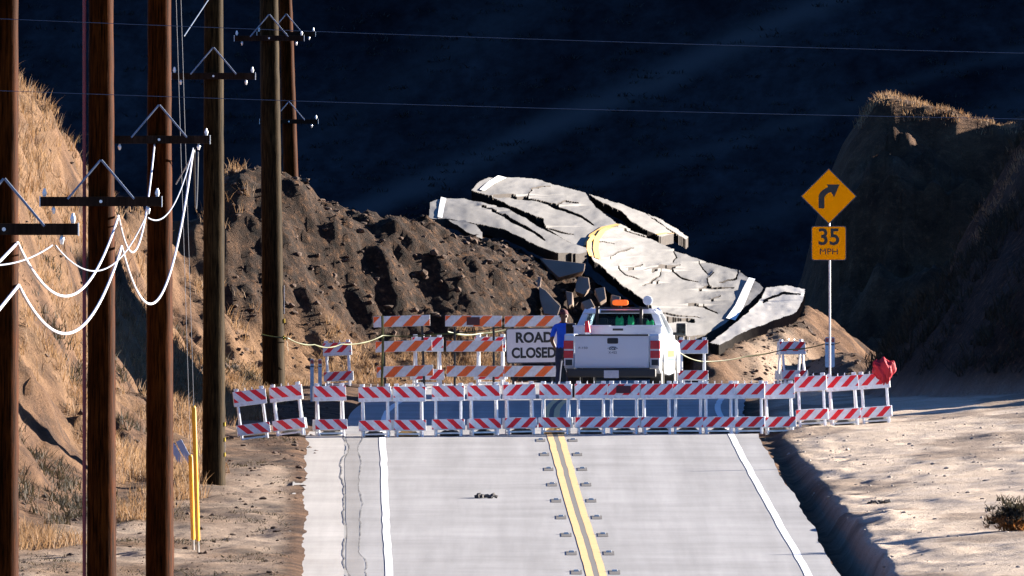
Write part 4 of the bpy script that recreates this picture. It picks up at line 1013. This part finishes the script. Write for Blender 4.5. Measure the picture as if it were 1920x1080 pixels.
# ------------------------------------------------------------ utility poles
def pole(px, py_arm, Y, dia, mat, lb, arm_px=None, lean=0.0, arm2=None, base_z=None, wtop=None, hw=0.73):
    X = (px - 960) / F * Y
    gzv = gz(X, Y) if base_z is None else base_z
    root = empty('utility_pole', (X, Y, gzv))
    top = 13.0; n = 20
    vv = []; ff = []; seg = 60
    for i in range(seg + 1):
        z = -0.3 + (top + 0.3) * i / seg; r_ = dia / 2 * (1.03 - 0.022 * max(z, 0)) + 0.002 * math.sin(i * 2.1)
        for k in range(n):
            a = 2 * math.pi * k / n
            rr = r_ * (1 + 0.025 * math.sin(3 * a + i * 0.05 + X) + 0.02 * random.uniform(-1, 1))
            vv.append((rr * math.cos(a) + lean * z, rr * math.sin(a), z))
    for i in range(seg):
        for k in range(n): ff.append((i * n + k, i * n + (k + 1) % n, (i + 1) * n + (k + 1) % n, (i + 1) * n + k))
    ff.append(tuple(seg * n + k for k in range(n)))
    mesh_obj('shaft', vv, ff, mat, root, True)
    for pa in ([py_arm] if py_arm is not None else []) + ([arm2] if arm2 else []):
        za = (540 - pa) / F * Y - gzv
        cx = lean * za; r_ = dia / 2
        am = MB().box((cx, -r_ - 0.05, za), (hw * 2, 0.095, 0.115)).build('crossarm', M['arm'], root, bevel=0.008)
        for s_ in (-1, 1):
            MB().tube([(cx + s_ * 0.40, -r_ - 0.112, za + 0.03), (cx + s_ * 0.005, -r_ - 0.03, za + 0.50)], 0.014, 6).build('brace', M['brace'], root)
            it = MB().tube([(cx + s_ * (hw - 0.05), -r_ - 0.05, za + 0.06), (cx + s_ * (hw - 0.05), -r_ - 0.05, za + 0.10), (cx + s_ * (hw - 0.05), -r_ - 0.05, za + 0.16)], [0.018, 0.03, 0.012], 10).build('insulator', M['ceramic'], am)
            MB().box((cx + s_ * (hw + 0.004), -r_ - 0.05, za), (0.012, 0.085, 0.13)).build('end_plate', M['ceramic'], am)
            MB().tube([(cx + s_ * (hw - 0.16), -r_ - 0.05, za - 0.055), (cx + s_ * (hw - 0.16), -r_ - 0.05, za - 0.10), (cx + s_ * (hw - 0.16), -r_ - 0.05, za - 0.15)], [0.012, 0.028, 0.014], 10).build('hanger', M['steel_bright'], am)
        MB().tube([(cx, -r_ - 0.10, za), (cx, -r_ - 0.12, za)], 0.02, 8).build('bolt', M['ceramic'], am)
    tag(root, lb, 'utility pole', 'wooden utility poles along the road')
    return root
p1 = pole(2, 430, 195, 0.33, M['pole_red'], 'nearest red-brown utility pole cut by the left picture edge', base_z=-8.2, lean=0.004)
p2 = pole(190, 378, 238, 0.375, M['pole_red'], 'second utility pole from the left, with a red conduit up its side', base_z=-7.0, lean=0.0)
p3 = pole(299, 262, 285, 0.41, M['pole_red'], 'third utility pole from the left, reddish, with lit crossarm and cable loops', base_z=-5.6)
p4 = pole(400.5, 143, 345, 0.395, M['pole_grey'], 'dark utility pole with yellow reflectors near its base on the dirt', lean=-0.0035 * 0)
p5 = pole(513, 72, 415, 0.46, M['pole_grey'], 'utility pole wrapped with caution tape behind the barricades', lean=-0.012)
p6 = pole(558, 228, 495, 0.42, M['pole_red'], 'farthest leaning reddish pole behind the left bank crest', base_z=-3.0, lean=-0.030, arm2=72 - 8)
MB().tube([(-0.205, -0.06, 0), (-0.203, -0.06, 12)], 0.022, 8).build('conduit', M['red_conduit'], p2)
MB().tube([(-0.205, -0.085, 0), (-0.205, -0.085, 3.4)], 0.02, 8).build('conduit_guard', M['panel_blue'], p2)
for z in (1.05, 0.78, 0.52):
    MB().box((0.195, -0.03, z), (0.03, 0.10, 0.07)).build('yellow_reflector', M['yellow_band'], p4, bevel=0.006)
MB().box((0.197, -0.02, 0.66), (0.012, 0.06, 0.22)).build('pole_tag', M['ceramic'], p4)
for z in (1.15, 1.5):
    MB().box((0.225, -0.03, z), (0.03, 0.10, 0.09)).build('yellow_reflector', M['yellow_band'], p5, bevel=0.006)
MB().box((0.225, -0.02, 1.95), (0.014, 0.07, 0.6)).build('pole_tag', M['ceramic'], p5)

def cable(a, b_, low, rad, mat, lb, grp='sagging cables between the poles', n=40, name='cable'):
    A = P(*a); B = P(*b_)
    s = 0.0
    if low:
        for t in np.linspace(0.02, 0.98, 400):
            p = A.lerp(B, t)
            if abs(960 + p.x / p.y * F - low[0]) < 1.6 or (t > 0.97):
                s = (p.z - (540 - low[1]) / F * p.y) / (4 * t * (1 - t)); break
    pts = []
    for i in range(n + 1):
        t = i / n; p = A.lerp(B, t); p.z -= 4 * s * t * (1 - t); pts.append(p)
    o = MB().tube(pts, rad, 8).build(name, mat, None, smooth=True)
    tag(o, lb, 'cable', grp)
    return o
cable((35, 535, 195), (228, 462, 238), (130, 625), 0.0165, M['cable_white'], 'thick white cable with the deepest sag between the first two poles')
cable((33, 455, 195), (222, 405, 238), (130, 555), 0.015, M['cable_white'], 'thick white cable sagging just above the deepest one at the left')
cable((228, 462, 238), (362, 282, 285), (270, 563), 0.016, M['cable_white'], 'thick white cable looping low between second and third pole')
cable((222, 405, 238), (290, 268, 285), (250, 473), 0.013, M['cable_white'], 'white cable with a short tight loop between second and third pole')
cable((104, 460, 195), (275, 402, 238), (160, 505), 0.008, M['cable_grey'], 'thin grey cable crossing behind the left white cables')
cable((277, 408, 238), (362, 278, 285), (292, 413), 0.009, M['cable_grey'], 'thin grey cable sagging slightly towards the third crossarm')
cable((-260, 900, 160), (35, 535, 195), None, 0.0165, M['cable_white'], 'lower white cable entering from the left picture edge')
cable((-260, 760, 160), (33, 455, 195), None, 0.015, M['cable_white'], 'upper white cable entering from the left picture edge')
cable((-120, 470, 160), (98, 460, 195), (0, 497), 0.008, M['cable_grey'], 'thin grey cable entering from the left picture edge')
cable((364, 280, 285), (371, 285, 288), (368, 380), 0.012, M['cable_black'], 'short black cable loop hanging under the third crossarm')
cable((362, 290, 285), (330, 345, 288), None, 0.010, M['cable_grey'], 'short grey drop cable from the third crossarm to its pole')
cable((345, 68, 300), (397, -10, 340), None, 0.009, M['wire_dim'], 'thin faint wire curving near the top left corner')
for y0, y1, lb in ((30, 108, 'upper faint overhead wire crossing the whole dark hillside'), (172, 224, 'lower faint overhead wire crossing the whole dark hillside')):
    A = P(-1200, y0 - 50, 182); B = P(3200, y1 + 18, 182)
    pts = [A.lerp(B, i / 40) + Vector((0, 0, 0.10 * math.sin(math.pi * i / 40) * -1)) for i in range(41)]
    tag(MB().tube(pts, 0.003, 6).build('overhead_wire', M['wire_dim']), lb, 'wire', 'overhead wires across the view')
# guy wires with yellow guards
for a, b_, lb, L in (((372, 1045, 316), (331, -260, 286), 'right guy wire with yellow plastic guard anchored in the dirt', 2.15), ((363, 1022, 317), (322, -260, 286), 'left guy wire with shorter yellow guard anchored in the dirt', 1.35)):
    A = P(*a); B = P(*b_); A.z = float(H(np.array([A.x]), np.array([A.y]))[0]) - 0.05
    g = empty('guy_wire', A)
    tag(g, lb, 'guy wire', 'guy wires beside the third pole')
    dr = (B - A); hz = Vector((dr.x, dr.y, 0)).length
    MB().tube([(0, 0, 0), B - A], 0.0035, 6).build('wire', M['cable_grey'], g)
    u = dr.normalized(); vz = L / max(u.z, 0.15)
    MB().tube([u * (0.25 / u.z), u * ((0.25 + L) / u.z)], 0.034, 8).build('guard', M['yellow_guard'], g, smooth=True)
    MB().tube([(0, 0, -0.1), u * (0.28 / u.z)], 0.02, 6).build('anchor_rod', M['galv'], g)

# ------------------------------------------------------------ caution tape, stake
sk = P(718, 722, 424); sk.z = gz(sk.x, sk.y)
stk = MB().tube([sk + Vector((-0.03, 0, -0.1)), sk + Vector((0, 0, 0.9)), P(717, 592, 424)], 0.032, 6).build('wooden_stake', M['stake'])
tag(stk, 'dark olive stake holding caution tape beside the left orange barricade', 'stake')
def tape(pts, lb, w_=0.034):
    vv = []; ff = []; full = []
    pts = [P(*p) for p in pts]
    for a, b_ in zip(pts[:-1], pts[1:]):
        L = (b_ - a).length; n = max(6, int(L / 0.2))
        for i in range(n):
            t = i / n; p = a.lerp(b_, t); p.z -= 0.07 * min(L, 3) / 3 * 4 * t * (1 - t); full.append(p)
    full.append(pts[-1])
    for i, p in enumerate(full):
        tw = 0.9 * math.sin(i * 0.42 + len(lb)); d = Vector((0, math.sin(tw), math.cos(tw))) * w_ / 2
        vv += [p - d, p + d, p - d + Vector((0, .003, 0)), p + d + Vector((0, .003, 0))]
    for i in range(len(full) - 1):
        a = 4 * i; ff += [(a, a + 1, a + 5, a + 4), (a + 2, a + 6, a + 7, a + 3), (a + 1, a + 3, a + 7, a + 5), (a, a + 4, a + 6, a + 2)]
    o = mesh_obj('caution_tape', vv, ff, M['tape'], None, True)
    tag(o, lb, 'tape', 'yellow caution tape lengths')
tape([(490, 627, 414.6), (540, 634, 414.7), (590, 646, 417), (640, 645, 420), (718, 629, 423.9), (810, 627, 424.5), (946, 612, 424.7)], 'yellow caution tape from the wrapped pole across the orange barricades')
tape([(537, 634, 414.8), (541, 660, 414.8), (539, 690, 414.9)], 'short loose tape end hanging down the wrapped pole', 0.05)
tape([(840, 622, 426), (900, 625, 428), (950, 618, 428.5)], 'second caution tape strand behind the middle orange barricade', 0.05)
tape([(1262, 634, 426), (1275, 662, 426.5), (1320, 678, 428), (1400, 668, 429), (1470, 655, 429.6), (1545, 645, 428), (1575, 642, 427)], 'caution tape sagging right of the truck toward the sign post')

# red cloth over the last barricade
bo = bobs[-1]
bm = bmesh.new(); bmesh.ops.create_icosphere(bm, subdivisions=4, radius=1)
for v in bm.verts:
    p = v.co.copy(); t_ = (p.z + 1) / 2
    wv = 0.10 + 0.17 * t_
    wr = 1 + 0.16 * math.sin(math.atan2(p.y, p.x) * 5 + p.z * 3) + 0.08 * math.sin(p.x * 13 + p.z * 9)
    v.co = Vector((p.x * wv * wr + 0.05 * (1 - t_), p.y * (0.10 + 0.05 * t_) * wr, p.z * 0.24 + 0.03 * math.sin(p.x * 9 + 1) + 0.02 * math.sin(p.y * 15 + p.x * 11)))
me = bpy.data.meshes.new('red_cloth'); bm.to_mesh(me); bm.free(); me.materials.append(M['red_cloth'])
for p in me.polygons: p.use_smooth = True
rc = bpy.data.objects.new('red_cloth', me); col.objects.link(rc); rc.location = P(1655, 697, 373.9)
tag(rc, 'crumpled red cloth draped over the end of the rightmost barricade', 'cloth')

# leaning panel behind the dark pole
lp = empty('fallen_panel', P(362, 862, 352)); lp.location.z = gz(lp.location.x, 352)
fr_ = Matrix.Rotation(R(-28), 3, 'Y')
for k in (0, 1):
    MB().box(fr_ @ Vector((-0.12 + 0.14 * k, 0.03 * k, 0.28)), (0.11, 0.03, 0.62), fr_).build('board', M['panel_blue'], lp, bevel=0.004)
tag(lp, 'pale blue boards leaning against the dark pole near the yellow guards', 'boards')

# fence post outside the view on the right, it throws the thin shadow over the verge
px_, py_ = 14.6, 357.5
fp = MB().tube([(px_, py_, gz(px_, py_) - 0.2), (px_, py_, gz(px_, py_) + 2.0)], 0.07, 8).build('fence_post', M['pole_grey'])
tag(fp, 'wooden fence post on the dirt right of the picture', 'post')

# dark debris on the road and on the verge
def debris(px, py, Y, lb, n, spread, mat, onroad):
    x0 = (px - 960) / F * Y; r_ = random.Random(px)
    m_ = MB()
    for k in range(n):
        x = x0 + r_.gauss(0, spread); y = Y + r_.gauss(0, spread * 1.5); z = gz(x, y)
        L = r_.uniform(0.06, 0.16)
        m_.box((x, y, z + 0.03), (L, r_.uniform(.03, .1), r_.uniform(.02, .07)), Euler((r_.uniform(-.4, .4), r_.uniform(-.5, .5), r_.uniform(0, 3))).to_matrix())
    tag(m_.build('debris_scraps', mat, bevel=0.008), lb, 'debris')
debris(908, 936, 339.5, 'small dark heap of torn debris lying on the left lane', 9, 0.11, M['slot'], True)
debris(1652, 940, 335, 'dark scraps scattered on the pale dirt right of the ditch', 11, 0.16, M['slot'], False)

# ------------------------------------------------------------ vegetation and loose ground cover
def blades(name, pts, hmin, hmax, nb, width, spread, mat, lean=0.35, kind='stuff', parent=None):
    n = len(pts)
    base = np.repeat(pts, nb, 0)
    N = len(base)
    ang = rng.uniform(0, 2 * np.pi, N); rad = rng.uniform(0, 1, N) ** 0.7 * spread
    hh = rng.uniform(hmin, hmax, N)
    b0 = base + np.stack([np.cos(ang) * rad, np.sin(ang) * rad, np.full(N, -0.02)], 1)
    wd = rng.uniform(0.5, 1.0, N) * width
    wa = rng.uniform(0, np.pi, N)
    wv = np.stack([np.cos(wa) * wd, np.sin(wa) * wd, np.zeros(N)], 1)
    ln = rng.normal(0, lean, (N, 2))
    tip = b0 + np.stack([ln[:, 0] * hh + np.cos(ang) * hh * 0.15, ln[:, 1] * hh + np.sin(ang) * hh * .15, hh], 1)
    mid = b0 * 0.5 + tip * 0.5 + np.stack([-ln[:, 0] * hh * .12, -ln[:, 1] * hh * .12, hh * .08], 1)
    V = np.stack([b0 - wv / 2, b0 + wv / 2, mid + wv * .35, tip, mid - wv * .35], 1).reshape(-1, 3)
    k = np.arange(N)[:, None] * 5
    T = np.concatenate([k + np.array([[0, 1, 2]]), k + np.array([[0, 2, 4]]), k + np.array([[4, 2, 3]])])
    o = np_mesh(name, V, T, mat, smooth=False, parent=parent)
    if kind and parent is None: o['kind'] = kind
    return o
def sample(n, x0, x1, y0, y1, maskf):
    x = rng.uniform(x0, x1, n); y = rng.uniform(y0, y1, n); k = rng.uniform(0, 1, n) < maskf(x, y)
    x, y = x[k], y[k]; return np.stack([x, y, H(x, y)], 1)
def m_bank(x, y):
    s = sdist(x, y, TOE_L); pt = fbm(x * 0.5, y * 0.2, 61, 4)
    return (s > -1.5) * sstep(0.12, 0.36, pt) * (1 - sstep(-7, -5, x) * sstep(404, 420, y)) * (x < -4.6) * ~((x > -5.6) & (y > 350) & (y < 372))
g1 = blades('dry_grass', sample(22000, -14, -4.6, 300, 440, m_bank), 0.10, 0.34, 12, 0.02, 0.16, M['grass'])
tag(g1, 'pale dry grass growing over the left roadside bank', 'grass')
def m_toe(x, y):
    s = sdist(x, y, TOE_L); return (s > -0.6) * (s < 1.7) * (y > 404) * (x < 0.0) * sstep(-0.1, 0.25, fbm(x * .9, y * .4, 67, 3) + 0.05)
g2 = blades('straw_patch', sample(9000, -6, 0, 400, 438, m_toe), 0.08, 0.26, 12, 0.02, 0.15, M['grass'], 0.5)
tag(g2, 'flattened sunlit straw at the foot of the slide behind orange barricades', 'grass')
def m_rim(x, y): return 0.6 * (np.abs(H(x, y) - np.interp(x, CAP_S[0], CAP_S[1])) < 0.5) + 0 * x
g3 = blades('crest_grass', np.concatenate([sample(900, 8.4, 12.2, 474, 480, m_rim), sample(700, 9.6, 12, 400, 414, lambda x, y: 0.5 + 0 * x)]), 0.04, 0.18, 10, 0.022, 0.15, M['grass'])
tag(g3, 'dry grass fringe on the crest of the dark right hills', 'grass')
def m_low(x, y): return 0.6 * sstep(-0.1, 0.25, fbm(x * .8, y * .3, 68, 3)) * (x < xc(y) - 4.9)
g4 = blades('verge_litter', sample(9000, -9.5, -3.0, 300, 366, m_low), 0.02, 0.08, 8, 0.02, 0.14, M['brush'], 0.9)
tag(g4, 'dark dead weeds littering the dirt verge left of the road', 'weeds')
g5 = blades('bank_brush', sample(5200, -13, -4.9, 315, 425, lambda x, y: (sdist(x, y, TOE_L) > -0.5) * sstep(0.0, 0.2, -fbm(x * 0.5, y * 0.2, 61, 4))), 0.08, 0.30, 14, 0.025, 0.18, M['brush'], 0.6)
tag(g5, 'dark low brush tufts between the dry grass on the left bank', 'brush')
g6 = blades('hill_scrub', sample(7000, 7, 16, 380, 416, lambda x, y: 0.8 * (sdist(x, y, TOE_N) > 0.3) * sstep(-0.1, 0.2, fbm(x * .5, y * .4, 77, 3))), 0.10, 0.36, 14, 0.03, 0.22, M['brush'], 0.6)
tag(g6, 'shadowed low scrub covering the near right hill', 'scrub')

# chaparral bushes on the far hillside (one mass)
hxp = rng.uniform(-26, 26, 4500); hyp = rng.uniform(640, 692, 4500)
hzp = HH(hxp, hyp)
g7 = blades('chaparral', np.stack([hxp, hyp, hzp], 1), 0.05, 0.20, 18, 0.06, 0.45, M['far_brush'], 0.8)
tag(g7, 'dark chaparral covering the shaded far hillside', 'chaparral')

def clods(name, pts, smin_, smax, mat, lb, cat):
    n = len(pts)
    bm = bmesh.new(); bmesh.ops.create_icosphere(bm, subdivisions=1, radius=1)
    bv = np.array([v.co[:] for v in bm.verts]); bf = np.array([[v.index for v in f.verts] for f in bm.faces]); bm.free()
    nv = len(bv)
    s = smin_ + (smax - smin_) * rng.uniform(0, 1, n) ** 4
    jit = 1 + rng.uniform(-0.32, 0.32, (n, nv, 1))
    ax = np.stack([rng.uniform(.7, 1.3, n), rng.uniform(.7, 1.3, n), rng.uniform(.45, .9, n)], 1)
    a = rng.uniform(0, 6.28, n); ca_, sa = np.cos(a)[:, None], np.sin(a)[:, None]
    v = bv[None] * jit * ax[:, None, :]
    vx = v[..., 0] * ca_ - v[..., 1] * sa; vy = v[..., 0] * sa + v[..., 1] * ca_
    v = np.stack([vx, vy, v[..., 2]], -1) * s[:, None, None] + pts[:, None, :]
    Fc = (np.arange(n)[:, None, None] * nv + bf[None]).reshape(-1, 3)
    o = np_mesh(name, v.reshape(-1, 3), Fc, mat, smooth=False)
    tag(o, lb, cat, kind='stuff'); return o
def m_slide(x, y):
    s = sdist(x, y, TOE_L); return (s > 0.2) * (y > 410) * (x > -6.5)
clods('earth_clods', sample(13000, -7, 5, 408, 450, m_slide), 0.012, 0.11, M['clod'], 'broken earth clods strewn over the dark slide face', 'clods')
clods('bank_stones', np.concatenate([sample(3500, -13, -3.6, 300, 420, lambda x, y: 0.7 + 0 * x), sample(800, 5.0, 7.6, 430, 442, lambda x, y: 1 + 0 * x)]), 0.012, 0.07, M['clod'], 'small stones and clods on the left bank and mound', 'stones')
clods('verge_stones', sample(900, 4.8, 11, 303, 376, lambda x, y: (x > xc(y) + 4.2) * 1.0), 0.008, 0.045, M['rock'], 'pale pebbles scattered over the right dirt verge', 'pebbles')

# dark shrub at the right edge
shx = (1905 - 960) / F * 318
sb_ = empty('dry_shrub', (shx, 318, gz(shx, 318)))
tag(sb_, 'dark dry shrub with rusty lower leaves at the right picture edge', 'shrub')
for k in range(9):
    a = random.uniform(0, 6.28)
    MB().tube([(0, 0, 0), (0.12 * math.cos(a), 0.12 * math.sin(a), 0.2), (0.3 * math.cos(a), 0.3 * math.sin(a), 0.45)], [0.012, 0.009, 0.004], 5).build('stem', M['twig'], sb_)
pp = np.array([(rng.normal(0, 0.16), rng.normal(0, 0.2), abs(rng.normal(0.20, 0.10))) for k in range(170)])
blades('foliage', pp, 0.05, 0.13, 14, 0.03, 0.09, M['brush'], 0.9, None, sb_)
pp = np.array([(rng.normal(-0.05, 0.16), rng.normal(-0.2, 0.15), abs(rng.normal(0.06, 0.06))) for k in range(90)])
blades('rusty_leaves', pp, 0.04, 0.12, 12, 0.03, 0.08, M['brush_orange'], 0.9, None, sb_)
